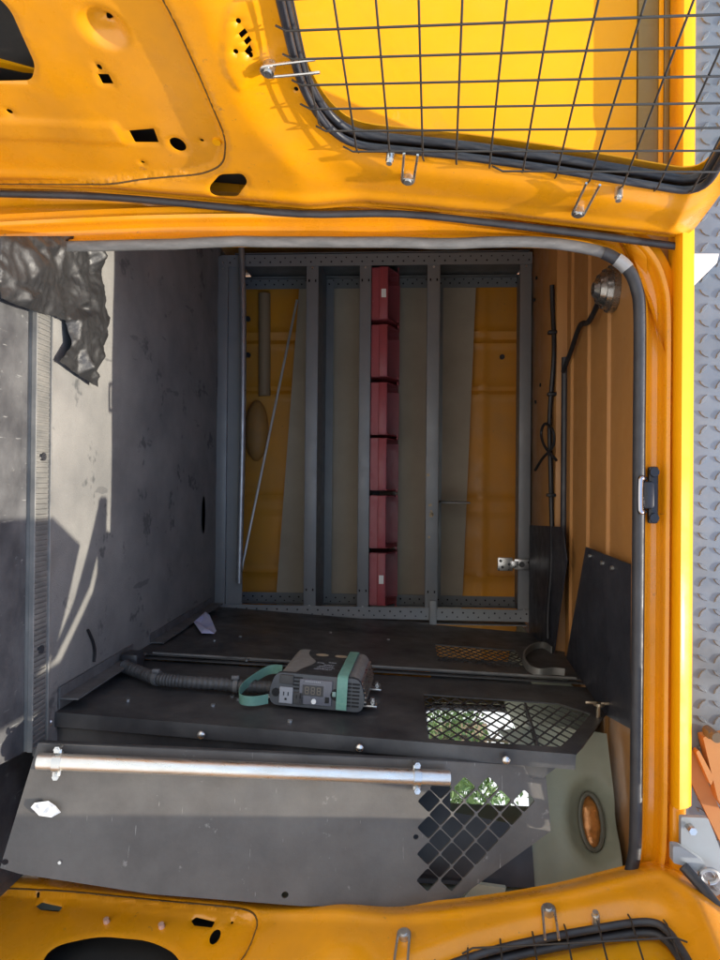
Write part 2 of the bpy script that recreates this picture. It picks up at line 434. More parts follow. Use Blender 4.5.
pr2.append(pr[-1])
sweep(b, OP, pr2, outn)
frame = build('door_frame', b, paint, van, 50)
# drip lip along roof edge
b = B()
lp = [(.0, 1.392), (-.022, 1.388), (-.034, 1.391), (-.040, 1.396), (-.031, 1.416), (-.019, 1.429), (.0, 1.435), (.03, 1.435), (.03, 1.392)]
rows = []
xe = at(683, 808, -.03).x
for i in range(13):
    x = -1.30 + (xe + 1.30) * i / 12
    rows.append([b.verts.new((x, y, z)) for y, z in lp])
for r0, r1 in zip(rows, rows[1:]):
    for k in range(len(lp)): b.faces.new((r0[k], r0[(k + 1) % len(lp)], r1[(k + 1) % len(lp)], r1[k]))
b.faces.new(rows[0]); b.faces.new(rows[-1][::-1])
build('roof_lip', b, outyel, van, 40)
b = B(); bx(b, ((xe + .98) / 2 + .002, -.002, 1.405), (.98 - xe, .03, .03), None, .008); build('roof_lip_end', b, paint, van)
# rear corner panels either side of the doorway
for nm, x0, x1 in (('l', -1.30, XL - .085), ('r', XR + .10, 1.32)):
    b = B(); skin(b, [(x0, -1.6), (x1, -1.6), (x1, 0), (x0, 0)], [], lambda s, h, d, nm=nm, x0=x0, x1=x1: V((x1 + (s - x1) * .8 - .01 + h * .12 if nm == 'l' else x0 + (s - x0) * .8 + .01 - h * .12, .03 + h * .24, 1.320 + h * .97)) + V((0, -.97, .24)) * d, .02, .05,
                  lambda s, h: .004 * math.exp(-((h + .75) / .02) ** 2) + .004 * math.exp(-((s + .8) / .012) ** 2))
    rp = build('corner_panel', b, outyel, van)
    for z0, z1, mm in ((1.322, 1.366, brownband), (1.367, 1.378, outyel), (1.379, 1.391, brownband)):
        b = B(); bx(b, ((x0 + x1) / 2, .035, (z0 + z1) / 2), (x1 - x0, .02, z1 - z0), None, .002); build('panel_band', b, mm, rp)  # brown and yellow strips across the top of the panel
# weather strip
def px_loop(P): return [at(*p, -.012) for p in P]
b = B()
ws = OP[:]
n1 = min(range(len(ws)), key=lambda i: abs(proj.y) if False else (ws[i] - V((.15, 0, ZT))).length)
def flat_tube(bm, idx, r, ny, off=V((0, -.010, 0)), wav=0):
    rings = []
    for i in idx:
        o = outn(i); p = OP[i] + off + o * (.000 + wav * noise.noise(V((OP[i].x * 6, OP[i].z * 6, 0))))
        rings.append([bm.verts.new(p + o * r * math.cos(t) + V((0, ny * math.sin(t), 0))) for t in [2 * math.pi * k / 12 for k in range(12)]])
    for a, c in zip(rings, rings[1:]):
        for k in range(12): bm.faces.new((a[k], a[(k + 1) % 12], c[(k + 1) % 12], c[k]))
    bm.faces.new(rings[0][::-1]); bm.faces.new(rings[-1])
ntl = min(range(len(OP)), key=lambda i: (OP[i] - V((XL + .03, 0, 1.24))).length)
bm1 = B(); flat_tube(bm1, range(0, ntl + 1), .0125, .011, wav=.006); sw1 = build('weatherstrip', bm1, rubber_worn, van)
bm1 = B(); flat_tube(bm1, range(ntl, len(OP)), .0135, .014); sw2 = build('weatherstrip', bm1, rubber, van); sw2['label'] = 'black glossy seal round the top and far side'
bm1 = B(); flat_tube(bm1, range(ntl + 4, ntl + 9), .0150, .0155); build('tape', bm1, mat('silver_tape', (.3, .3, .3), .35, .3), sw2)
# latch striker in the middle of the header
b = B(); q = at(652, 495, .0)
bx(b, (q.x, -.004, q.z), (.125, .014, .022), None, .005)
for sx in (-1, 1): cyl(b, (q.x + sx * .05, -.006, q.z), (q.x + sx * .05, -.017, q.z), .010, 12)
bx(b, (q.x, -.014, q.z - .016), (.06, .03, .026), None, .007)
st = build('latch_striker', b, mat('striker_black', (.02, .02, .025), .3, .4), van)
b = B(); tube(b, spline([(q.x - .036, -.012, q.z - .020), (q.x - .036, -.034, q.z - .032), (q.x - .03, -.038, q.z - .038), (q.x + .03, -.038, q.z - .038), (q.x + .036, -.034, q.z - .032), (q.x + .036, -.012, q.z - .020)], 5), .006, 10)
build('striker_bar', b, mat('striker_chrome', (.4, .4, .42), .2, 1), st)
# pillar lining on the right, with the lamp hole
A_, B_ = V((.645, .30, 0)), V((.96, .14, 0))
dl = (B_ - A_).normalized(); nl = V((dl.y, -dl.x, 0))
def PL(s, h, d):
    return A_ + dl * s + V((0, 0, h)) + nl * d
def ponl(px, py):
    p = onp(px, py, A_, nl); return ((p - A_).dot(dl), p.z)
lampc = ponl(596, 821)
def plh(s, h):
    r = math.hypot((s - lampc[0]) / 1.0, (h - lampc[1]) / 1.0)
    r = math.hypot((s - lampc[0]) / 1.3, (h - lampc[1]) / .8)
    return -.045 * (1 - sm(.045, .085, r)) + .02 * math.sin(h * 5) - .02 * sm(1.12, 1.2, h) + .03 * sm(.2, .36, s) * 0
outl = [(0, 1.06), (.07, 1.13), (.40, 1.13), (.40, 1.28), (.35, 1.345), (.0, 1.345), (-.02, 1.2)]
b = B(); skin(b, subdiv(outl, .03), [ell(lampc, .062, .025, 20)], PL, .004, .018, plh); pln = build('pillar_lining', b, khaki, van, 60)
b = B(); c0 = PL(lampc[0], lampc[1], -.052)
ringp = [PL(x, y, -.046) for x, y in ell(lampc, .065, .028, 24)]; tube(b, ringp + ringp[:1], .006, 8, cap=False); build('lamp_rim', b, mat('lamp_rim', (.12, .125, .10), .4), pln)
b = B(); bmesh.ops.create_uvsphere(b, u_segments=20, v_segments=10, radius=1)
for v in b.verts: v.co = PL(lampc[0] + v.co.x * .062, lampc[1] + v.co.z * .026, -.062 + v.co.y * .015 + .004 * math.sin(v.co.x * 9))
build('lamp_lens', b, amber, pln)
b = B(); skin(b, [(.075, -.1), (.36, -.1), (.36, 1.128), (.23, 1.128), (.20, .93), (.075, .93)], [], lambda s, h, d: PL(s, h, d - .004), .006, .04, lambda s, h: .008 * math.sin(h * 7 + s * 4)); build('side_trim', b, mat('dark_blue_trim', (.03, .034, .045), .5, 0, (.06, .065, .075), 6, .6), van)
b = B(); p0 = at(455, 905, .06); skin(b, [(lambda v: (v.x, v.z))(at(*p, .10)) for p in ((450, 912), (476, 884), (506, 888), (500, 912))], [], lambda s, h, d: V((s, .10 - d, h)), .012); build('sill_corner', b, pale, van)
b = B(); skin(b, [(.42, 0), (1.75, 0), (1.75, 1), (.42, 1)], [], lambda s, h, d: V((.640 + .34 * h, s, 1.352 - .085 * h - .02 * math.sin(math.pi * h))) - V((.24, 0, .97)) * d, .004, .09); build('upper_lining', b, khaki, van)
# ceiling lamp
q = onp(607, 287, (0, 0, 1.36), (0, 0, 1)); b = B()
for z0, z1, r0, r1 in ((1.365, 1.348, .062, .062), (1.348, 1.334, .055, .052), (1.334, 1.320, .045, .038), (1.320, 1.308, .030, .018)): cyl(b, (q.x + .02, q.y - .05, z0), (q.x + .02, q.y - .05, z1), r0, 28, r1)
il = build('interior_lamp', b, mat('lamp_chrome', (.36, .35, .33), .28, .9, (.2, .19, .17), 30, .6), van)
ql = V((q.x + .02, q.y - .05, 1.33))
b = B(); tube(b, spline([ql + V((.02, .06, .01)), ql + V((.05, .16, .01)), ql + V((.03, .30, .02)), ql + V((.09, .42, .02)), ql + V((.14, .50, .015))], 6), .008, 8); build('lamp_cable', b, cable, il)

# ------------------------------------------------------------------ rear doors
def door(sg, P0, edge_px, win_px, groove_px, holes_px, win_top, seed):
    P0 = V(P0)
    es = V((.262 * sg, -.965, -.05)).normalized(); eh = V((-.1 * sg, -.077, 1)); eh = (eh - es * eh.dot(es)).normalized()
    n = es.cross(eh)
    if sg < 0: n = -n
    def M(s, h, d=0): return P0 + es * s + eh * h + n * d
    def sh(px, py):
        p = onp(px, py, P0, n) - P0; return (p.dot(es), p.dot(eh))
    edge = [sh(*p) for p in edge_px]
    Wd = .74
    top = win_top + .075
    outer = rnd(edge + [(Wd, top), (Wd + .02, -.6), (Wd, edge[0][1] - .03)], .05, 5)
    outer = subdiv(outer, .02)
    win = win_px if win_px and isinstance(win_px[0][0], float) else [sh(*p) for p in win_px]
    win = rnd(win, .055, 6)
    groove = [sh(*p) for p in groove_px] if groove_px else None
    holes = []
    for h in holes_px:
        k = h[0]
        if k == 'poly': holes.append(rnd([sh(*p) for p in h[1]], h[2], 4))
        elif k == 'ell': holes.append(ell(sh(*h[1]), h[2], h[3], 16, h[4] if len(h) > 4 else 0))
        else: holes.append(h[1])
    feat = holes + [win]
    hbb = [(min(p[0] for p in H) - .012, min(p[1] for p in H) - .012, max(p[0] for p in H) + .012, max(p[1] for p in H) + .012) for H in holes]
    dimple = sh(105, 22) if sg < 0 else None
    pad = rnd([sh(*p) for p in ((233, -6), (258, -8), (264, 48), (243, 84), (226, 56), (226, 20))], .02, 3) if sg < 0 else None
    padc = (sum(p[0] for p in pad) / len(pad), sum(p[1] for p in pad) / len(pad)) if pad else None
    def hf(s, h):
        dw = dpoly((s, h), win); inside_w = inpoly((s, h), win)
        low = sm(.05, -.06, h - wlow(s)) if False else 1
        d = 0
        below = sm(-.50, -.66, h)
        d += .025 * below * sm(.012, .13, dw)
        d += .012 * (1 - below) * sm(.006, .05, dw) - .010 * (1 - below) * sm(.05, .16, dw)
        de = dpoly((s, h), outer)
        d -= .022 * (1 - sm(.0, .05, de))
        d += .006 * math.exp(-((de - .062) / .012) ** 2)
        if groove:
            gi = inpoly((s, h), groove); dg = dpoly((s, h), groove)
            if gi: d -= .012 * sm(0, .010, dg)
            d -= .005 * math.exp(-(dg / .0035) ** 2)
        if pad:
            d += .0035 * ((1 if inpoly((s, h), pad) else -1) * sm(0, .005, dpoly((s, h), pad)) * .5 + .5)
        if dimple:
            r = math.hypot(s - dimple[0], h - dimple[1]); d -= .017 * (1 - sm(.010, .048, r)); d += .004 * (1 - sm(.006, .013, r))
            ex = sm(.24, .262, s) * sm(-1.36, -1.30, h) * (1 - sm(-1.0, -.985, h)) * (1 - sm(.30, .335, s) * 0)
            d += .007 * sm(.298, .31, s) * (1 - sm(-.99, -.98, h)) * 0 + .005 * ex * (1 - sm(.30, .312, s))
        for H, (ax, ay, bx_, by_) in zip(holes, hbb):
            if not (ax < s < bx_ and ay < h < by_): continue
            dh = dpoly((s, h), H); d -= .0022 * (1 - sm(0, .006, dh))
        d += .0012 * noise.noise(V((s * 9 + seed, h * 9, 0)))
        return d
    ex_ = []
    if groove:
        g2 = subdiv(rnd(groove, .03, 5), .008)
        groove = rnd(groove, .03, 5)
        for i in range(len(g2)):
            p, q = g2[i], g2[(i + 1) % len(g2)]; dx, dy = q[0] - p[0], q[1] - p[1]; l = math.hypot(dx, dy) or 1
            for o in (-.010, -.0035, 0, .0035, .010): ex_.append((p[0] - dy / l * o, p[1] + dx / l * o))
    if pad:
        for o in (0, .006):
            ex_ += subdiv([(p[0] * (1 - o * 8) + pad[0][0] * o * 8 * 0 + padc[0] * o * 8, p[1] * (1 - o * 8) + padc[1] * o * 8) for p in pad], .006)
    bmd = B(); skin(bmd, outer, feat, M, .0012, .0088, hf, flip=sg > 0, extra=ex_)
    dr = build('rear_door', bmd, paint, van, 62)
    if groove:
        bs = B(); gp = subdiv(groove, .02); tube(bs, [M(s, h, hf(s, h) + .0002) for s, h in gp + gp[:1]], .0021, 6, cap=False); build('groove_line', bs, mat('dark_groove_brown', (.10, .05, .01), .6), dr, 60)  # thin dark brown line along the groove
    # outer skin with the same window, plus closing rim
    cxw = sum(p[0] for p in win) / len(win); cyw = sum(p[1] for p in win) / len(win)
    bmo = B(); skin(bmo, outer, [win], lambda s, h, d: M(s, h, -.052 + d), .003, 0); build('outer_skin', bmo, outyel, dr, 40)
    bmo = B(); skin(bmo, [(p[0] * .985 + .37 * .015, p[1]) for p in outer], [rnd([(p[0] + (.018 if p[0] > cxw else -.018), p[1] + (.018 if p[1] > cyw else -.018)) for p in win], 0, 1)], lambda s, h, d: M(s, h, -.042 + d), .003, 0); build('cavity_shade', bmo, dark, dr, 0)  # dark sheet painted in place of the shade inside the door
    bmr = B(); ro = [bmr.verts.new(M(s, h, -.023)) for s, h in outer]; ri = [bmr.verts.new(M(s, h, -.054)) for s, h in outer]
    for i in range(len(ro)): bmr.faces.new((ro[i], ro[(i + 1) % len(ro)], ri[(i + 1) % len(ri)], ri[i]))
    build('door_rim', bmr, paint, dr, 40)
    # the dark sheet above is painted shade, so that the holes read deep
    # window rubber
    bw = B(); pts = [M(s, h, .000) for s, h in win]; pts.append(pts[0]); tube(bw, pts, .0075, 10, cap=False)
    pts = [M(s, h, -.026) for s, h in win]; pts.append(pts[0]); tube(bw, pts, .0085, 8, cap=False)
    build('window_seal', bw, rubber, dr, 60)
    bg_ = B(); skin(bg_, win, [], lambda s, h, d: M(s, h, -.030), .004, 0); build('window_glass', bg_, glass, dr, 0)
    # hinge edge rubber
    be = B(); pts = spline([M(s - .004, h, hf(s, h) + (.012 if sg < 0 else -.02)) for s, h in edge], 4); tube(be, pts, .0085, 8); build('edge_seal', be, rubber, dr, 60) if sg < 0 else be.free()
    return dr, M, sh, win
P0L = at(600, 240, -.01); P0R = at(640, 862, -.01)
edgeL = [(-60, 183), (0, 187), (100, 190), (200, 198), (300, 207), (400, 216), (500, 226), (600, 238), (688, 247)]
winL = [(280, 0), (300, 83), (322, 122), (350, 145), (460, 156), (560, 170), (702, 194), (734, 140)]
_p = onp
esL = V((-.262, -.965, -.05)).normalized()
def shL(px, py):
    es = esL; eh = V((.1, -.077, 1)); eh = (eh - es * eh.dot(es)).normalized(); n = es.cross(eh)
    p = onp(px, py, P0L, n) - P0L; return (p.dot(es), p.dot(eh))
wl = [shL(*p) for p in winL]
wl = [(.64, -.60)] + wl + [(.64, .145)]
grooveL = [(172, 0), (206, 76), (228, 130), (226, 156), (205, 166), (100, 175), (-40, 184), (-60, 120), (-60, 0), (20, -80), (120, -90)]
holesL = [('poly', [(-60, -10), (-5, -12), (12, 4), (37, 60), (33, 76), (-60, 78)], .015),
          ('poly', [(99, 69), (110, 69), (115, 79), (104, 79)], .002), ('ell', (101, 62), .006, .0045),
          ('poly', [(130, 126), (155, 124), (160, 138), (136, 138)], .003), ('ell', (179, 140), .019, .0165),
          ('ell', (203, 136), .004, .004), ('ell', (144, 158), .0035, .0035), ('ell', (11, 107), .006, .006),
          ('poly', [(211, 178), (222, 165), (245, 164), (250, 173), (238, 187), (217, 188)], .012),
          ('poly', [(240, 26), (246, 22), (249, 27), (243, 31)], .001), ('poly', [(245, 34), (250, 30), (253, 35), (248, 39)], .001),
          ('poly', [(246, 44), (251, 39), (254, 45), (249, 49)], .001), ('ell', (240, 14), .005, .004), ('ell', (238, 42), .005, .004), ('ell', (252, 49), .005, .004),
          ('ell', (296, 90), .005, .004), ('ell', (109, 18), .0055, .0055), ('ell', (383, 140), .004, .004)]
dL, ML, shl, WL = door(-1, P0L, edgeL, wl, grooveL, holesL, .145, 0)
dL['label'] = 'left hand rear door swung open, filling the top of the photo'
edgeR = [(x_, y_ - 9) for x_, y_ in [(-60, 870), (0, 876), (75, 888), (150, 897), (225, 904), (300, 908), (380, 906), (460, 900), (510, 893), (560, 884), (600, 873), (640, 863), (664, 862), (684, 872), (725, 902)]]
esR = V((.262, -.965, -.05)).normalized()
def shR(px, py):
    es = esR; eh = V((-.1, -.077, 1)); eh = (eh - es * eh.dot(es)).normalized(); n = es.cross(eh)
    p = onp(px, py, P0R, n) - P0R; return (p.dot(es), p.dot(eh))
wr = [shR(*p) for p in [(455, 962), (500, 948), (560, 935), (640, 921), (664, 924), (690, 962)]]
wr = [(.60, -.66), (.34, -.63)] + wr + [(.60, .05)]
holesR = [('poly', [(37, 910), (43, 906), (64, 911), (60, 916), (42, 914)], .003), ('poly', [(192, 925), (197, 922), (216, 926), (213, 932), (195, 930)], .003),
          ('ell', (216, 941), .018, .011), ('ell', (40, 901), .004, .004), ('ell', (233, 927), .003, .003), ('ell', (652, 939), .004, .004),
          ('poly', [(40, 985), (45, 960), (60, 948), (100, 940), (150, 944), (178, 958), (188, 985), (150, 1010), (80, 1010)], .03)]
dR, MR, shr, WR = door(1, P0R, edgeR, wr, [(250, 960), (262, 925), (240, 917), (100, 903), (-40, 893), (-60, 960), (-60, 1000), (200, 1020)], holesR, .05, 5)
dR['label'] = 'right hand rear door swung open, along the bottom of the photo'

def grille(dr, M, win, s0, s1, h0, h1, ps, ph, bolts, hooks, lean=0):
    b = B(); d = .022
    def inside(s, h): return inpoly((s, h), big)
    cx = sum(p[0] for p in win) / len(win); cy = sum(p[1] for p in win) / len(win)
    big = win
    def run(pts, r, dd):
        seg = [p for p in pts if inpoly(p, big)]
        if len(seg) < 8 or dpoly(seg[len(seg) // 2], big) < .02: return
        a_, c_ = V((*seg[0], 0)), V((*seg[-1], 0)); u_ = (c_ - a_).normalized() * .016
        a_ -= u_; c_ += u_; m_ = (a_ + c_) / 2
        tube(b, [M(a_.x, a_.y, dd - .012), M(*(a_ + u_ * 1.3).xy, dd), M(m_.x, m_.y, dd), M(*(c_ - u_ * 1.3).xy, dd), M(c_.x, c_.y, dd - .012)], r, 6)
    s = s0
    while s < s1:
        run([(s + lean * (h0 + (h1 - h0) * k / 160), h0 + (h1 - h0) * k / 160) for k in range(161)], .0019, d); s += ps
    h = h0
    while h < h1:
        run([(s0 + (s1 - s0) * k / 160, h) for k in range(161)], .0019, d - .0038); h += ph
    gr = build('window_grille', b, wire, dr, 60)
    for (px, py), (dx, dy), ln in hooks:
        s, h = bolts(px, py); b2 = B(); u = V((dx, dy, 0)).normalized(); t = V((-u.y, u.x, 0))
        def Q(a, c): return M(s + u.x * a + t.x * c, h + u.y * a + t.y * c, .020)
        tube(b2, [Q(ln, .013), Q(.01, .012)] + [Q(-.012 * math.sin(x) + .0, .012 * math.cos(x)) for x in [math.pi * k / 8 for k in range(9)]] + [Q(.01, -.012), Q(ln, -.013)], .0026, 8)
        build('grille_hook', b2, steel, gr)
        b2 = B(); cyl(b2, M(s, h, .0), M(s, h, .024), .011, 16); cyl(b2, M(s, h, .024), M(s, h, .027), .0075, 14); build('bolt', b2, steel, gr)
    return gr
b = B(); skin(b, [(p[0], p[1]) for p in WR], [], lambda s, h, d: MR(s, h, -.047 + d), .003, 0)
build('window_film', b, outyel, dR, 0)
grille(dL, ML, WL, .19, .66, -.64, .17, .053, .064, shl, [((270, 62), (.15, 1), .09), ((409, 172), (1, .12), .075), ((579, 205), (1, .12), .09)], .06)
grille(dR, MR, WR, .10, .62, -.70, .10, .053, .064, shr, [((405, 942), (1, -.05), .06), ((549, 917), (1, -.05), .07)], -.06)
for M, sh, p, dr in ((ML, shl, (391, 151), dL), (ML, shl, (619, 188), dL), (MR, shr, (596, 924), dR)):
    b = B(); s, h = sh(*p); cyl(b, M(s, h, 0), M(s, h, .022), .008, 12); cyl(b, M(s, h, .022), M(s, h, .03), .006, 8); build('stud', b, alu, dr)
b = B(); s, h = shl(218, 136); cyl(b, ML(s, h, .0), ML(s, h, .016), .009, 12); build('stud', b, outyel, dL)
for p in ((108, 927), (163, 932)):
    b = B(); s, h = shr(*p); cyl(b, MR(s, h, .0), MR(s, h, .022), .008, 12, .006); build('stud', b, mat('pink_plug', (.6, .35, .25), .5), dR)
# outer jamb between the left pillar and the open door
def jamb(edge_px, Pd, es_, sg):
    b = B(); rows = []
    eh = V((-.1 * sg, -.077, 1)); eh = (eh - es_ * eh.dot(es_)).normalized(); n = es_.cross(eh)
    for i in range(25):
        z = -.34 + 1.67 * i / 24
        k = min(range(len(OP)), key=lambda j: abs(OP[j].z - z) + (9 if (OP[j].x > 0) != (sg > 0) else 0))
        inner = OP[k] + outn(k) * .060
        # point of door edge at that height
        pts = [onp(*p, Pd, n) for p in edge_px]
        q = min(pts, key=lambda p: abs(p.z - z)); 
        for a, c in zip(pts, pts[1:]):
            if min(a.z, c.z) <= z <= max(a.z, c.z): q = a.lerp(c, (z - a.z) / (c.z - a.z + 1e-9))
        q = q + V((sg * .02, .022, 0))
        rows.append([b.verts.new(inner.lerp(q, t) + V((0, .022 * math.sin(math.pi * t) + .006 * math.sin(4 * math.pi * t), 0))) for t in [j / 10 for j in range(11)]])
    for r0, r1 in zip(rows, rows[1:]):
        for j in range(10): b.faces.new((r0[j], r0[j + 1], r1[j + 1], r1[j]))
    build('hinge_jamb', b, paint, frame, 60)
jamb(edgeL, P0L, esL, -1)

# ================================================================== shelving
sy0, sy1, sx0, sx1 = 1.40, 1.73, -.985, .565
shf = thing('shelving_unit', 'grey bolted steel shelving rack across the far end of the load space', 'shelving', (-.2, 1.56, 0))
def perf(bm, a, bb, w, side, every=.04, r=.0035):
    pass
zs = [(.015, .115), (.382, .436), (.612, .662), (.900, .955), (1.290, 1.340)]
for i, (z0, z1) in enumerate(zs):
    b = B()
    if i == 0:
        bx(b, ((sx0 + sx1) / 2, sy0 + .006, .075), (sx1 - sx0, .005, .078), None, .001, 1)
        bx(b, ((sx0 + sx1) / 2, sy0 - .003, .018), (sx1 - sx0, .020, .05), None, .004)
    else: bx(b, ((sx0 + sx1) / 2, sy0 + .002, (z0 + z1) / 2), (sx1 - sx0, .022, z1 - z0), None, .004)
    if i: bx(b, ((sx0 + sx1) / 2, (sy0 + sy1) / 2, z1 - .006), (sx1 - sx0 - .006, sy1 - sy0, .005))
    if i: bx(b, ((sx0 + sx1) / 2, sy1, z1 + .012), (sx1 - sx0 - .006, .004, .04))
    sh_ = build('shelf', b, shelfm, shf)
    b = B()
    for x in (sx0 + .03, sx0 + .055, sx1 - .045, sx1 - .02):
        cyl(b, (x, sy0 - (.016 if i == 0 else .012), (z0 + z1) / 2 if i else .02), (x, sy0 - .004, (z0 + z1) / 2 if i else .02), .0048, 8)
    build_each('bolt_head', b, steel, sh_)
for x, s in ((sx0, 1), (sx1, -1)):
    for y in (sy0, sy1):
        b = B()
        bx(b, (x + s * .022, y - .011 if y == sy0 else y + .003, .675), (.050, .003, 1.33))
        bx(b, (x, y + (.012 if y == sy0 else -.012), .675), (.003, .046, 1.33))
        po = build('post', b, shelfm, shf)
        b = B(); z = .05
        while z < 1.33:
            cyl(b, (x + s * .030, y - .0136, z), (x + s * .030, y - .0105, z), .0040, 8)
            cyl(b, (x + s * .012, y - .0136, z + .02), (x + s * .012, y - .0105, z + .02), .0032, 8); z += .044
        build('perforations', b, holem, po)
b = B(); bx(b, (sx1 + .02, sy0 + .17, .70), (.004, .36, 1.26)); build('side_sheet', b, shelfd, shf)
b = B(); bx(b, (sx0 - .01, sy0 + .17, .70), (.004, .36, 1.26)); build('side_sheet', b, shelfd, shf)
b = B(); q0 = at(433, 600, 1.395); q1 = at(433, 635, 1.395); bx(b, ((q0.x + q1.x) / 2, 1.378, q0.z), (q1.x - q0.x, .01, .03), None, .002); build('stub_rail', b, shelfm, shf)
b = B(); q0 = at(440, 502, 1.62); q1 = at(468, 502, 1.62); bx(b, ((q0.x), 1.62, (q0.z + q1.z) / 2), (.006, .22, q1.z - q0.z), None, .001); build('divider', b, shelfm, shf)
# small dark slots and chipped paint on the shelf fronts
b = B()
for z0, z1 in zs[1:4]:
    for x in (sx0 + .11, sx0 + .11, sx1 - .115):
        for dz in (-.014, .014): bx(b, (x, sy0 - .0105, (z0 + z1) / 2 + dz), (.010, .004, .006))
build_each('slot', b, holem, shf)
b = B()
for px, py, w_, h_ in ((428, 475, .012, .018), (430, 505, .010, .02), (431, 515, .018, .022), (432, 513, .026, .010), (429, 537, .01, .012)):
    q = at(px, py, sy0); bx(b, (q.x, sy0 - .0092, q.z), (w_, .001, h_ * .7), Matrix.Rotation(random.uniform(-.5, .5), 3, 'Y'))
build_each('paint_chip', b, mat('bare_primer', (.35, .27, .17), .7), shf)
# hinge bracket clipped on right post
b = B(); q = at(505, 564, 1.375); q2 = at(521, 564, 1.375)
bx(b, (q.x, 1.372, q.z), (.055, .014, .062), None, .003); hb = build('cabinet_hinge', b, steel, shf)
b = B(); bx(b, (q2.x, 1.368, q2.z), (.045, .02, .06), None, .004); bx(b, ((q.x + q2.x) / 2, 1.366, q.z + .04), (.03, .018, .03), None, .003); build('hinge_plate', b, steel, hb)
b = B()
for dx, dz in ((.012, -.012), (.0, .015), (-.014, -.02)): cyl(b, (q.x + dx, 1.36, q.z + dz), (q.x + dx, 1.3665, q.z + dz), .006, 10)
cyl(b, (q2.x, 1.352, q2.z), (q2.x, 1.36, q2.z), .012, 12)
build_each('hinge_screw', b, iblack, hb)
# board behind
def BO(s, h, d): return V((s, 1.775 - d + .02 * (h - .6), h))
b = B(); pl = []
for p in ((300, 235), (299, 293), (277, 590), (277, 615), (461, 615), (463, 590), (476, 290), (478, 235)):
    q = at(*p, 1.775); pl.append((q.x, q.z))
pl[0] = (-1.0, pl[0][1]); pl[-1] = (-1.0, pl[-1][1])
skin(b, pl, [], BO, .008); tag(build('backing_board', b, board), 'brown grey board standing behind the steel shelves', 'board')
# steel bits in lower compartment
b = B(); q = at(266, 302, 1.70)
b.free()

# bins
bz = zs[2][1]
def bin_proto(loc):
    t = thing('storage_bin', '', 'storage bin', loc, 'red plastic bins in a row on the shelf')
    b = B(); w_, dp = .218, .27
    O = V(loc)
    def P(x, y, z): return O + V((x, y, z))
    bx(b, P(0, dp / 2, .003), (w_, dp, .005))
    for s in (-1, 1):
        # side wall with sloping front
        def MS(u, v_, d, s=s): return P(s * (w_ / 2 - d), u, v_)
        skin(b, [(.005, .0), (dp, .0), (dp, .118), (.10, .118), (.0, .072)], [], MS, .004)
        bx(b, P(s * (w_ / 2 + .004), .15, .114), (.012, .24, .005), None, .001, 1)
    bx(b, P(0, dp, .06), (w_, .004, .12))
    bx(b, P(0, .000, .018), (w_, .004, .036)); 
    build('bin_body', b, redp, t, 30)
    b = B(); bx(b, P(0, -.006, .052), (w_ + .006, .010, .036), None, .003); build('front_lip', b, redp, t)
    return t
bl = ['red bin at the top end of the row, small white label on its front',
      'second red bin from the top, holding a dark part with grey ends',
      'third red bin from the top of the row, plain front',
      'third red bin from the bottom of the row, plain front',
      'red bin next to the bottom labelled one, plain front',
      'red bin at the bottom end of the row, white label, nearest the black lining']
cen = [292.5, 350, 408, 464, 522, 580]
proto = None
for i, c in enumerate(cen):
    q = at(378, c, sy0); loc = V((q.x, sy0 + .012, bz + .001))
    if proto is None: proto = bin_proto(loc); proto['label'] = bl[0]; root = proto
    else: root = dup(proto, loc + V((0, random.uniform(-.004, .012), 0)), bl[i]); root.rotation_euler.z = R(random.uniform(-1.6, 1.6))
    if i in (0, 5):
        pass
labs = []
for i, px in ((0, (381, 293)), (5, (381, 580))):
    r = [o for o in S.objects if o.name.startswith('storage_bin') and o.get('label') == bl[i]][0]
    b = B(); q = at(*px, sy0); bx(b, (q.x, r.location.y - .0115, r.location.z + .052), (.036, .001, .020)); lb = build('paper_label', b, white, r)
b = B(); q = at(388, 350, sy0 + .15); bx(b, (q.x, 1.50, bz + .035), (.10, .04, .05), None, .006)
cn = build('connector_part', b, greyp); tag(cn, 'dark part with grey ends lying in the second red bin', 'connector')
b = B(); bx(b, (q.x, 1.50, bz + .062), (.055, .03, .008), None, .003); build('connector_core', b, iblack, cn)

# loose tube and rod
b = B(); P = [at(*p, 1.365) for p in ((241, 236), (243, 300), (243, 380), (242, 460), (239, 583))]; tube(b, spline(P, 6), .0135, 12)
tag(build('steel_tube', b, dsteel), 'straight grey steel tube lying along the front of the bottom shelf', 'tube')
b = B(); p0 = at(239, 582, 1.42); p1 = at(297, 300, 1.70); tube(b, [p0, (p0 + p1) / 2, p1], .0058, 8)
tag(build('thin_rod', b, mat('pale_rod', (.5, .5, .48), .4, .3)), 'thin bare rod leaning across the bottom shelf opening', 'rod')

# ================================================================== right hand black lining
nw = V((1, 0, -.05)).normalized()
def WLm(y, z, d): return V((.535 + .05 * z, y, z)) - nw * d      # d towards the inside of the van
def onw(px, py, d=0):
    p = onp(px, py, V((.535, 0, 0)) - nw * d, nw); return (p.y, p.z)
lin = thing('wall_lining', 'black sheet lining with mesh panels along the right side of the load space', 'wall lining', (.57, .7, 0))
# near panel with mesh window
mh1 = [onw(429, 699), onw(566, 700), onw(585, 722), onw(545, 748), onw(429, 748)]
mh1 = [(.375, .865), (.385, 1.235), (.315, 1.305), (.05, 1.17), (.035, .865)]
b = B(); npan = [(.012, .0), (.50, .0), (.57, 1.365), (.36, 1.365), (.07, 1.222), (.012, 1.19)]
skin(b, npan, [mh1], lambda s, h, d: WLm(s, h, d), .004)
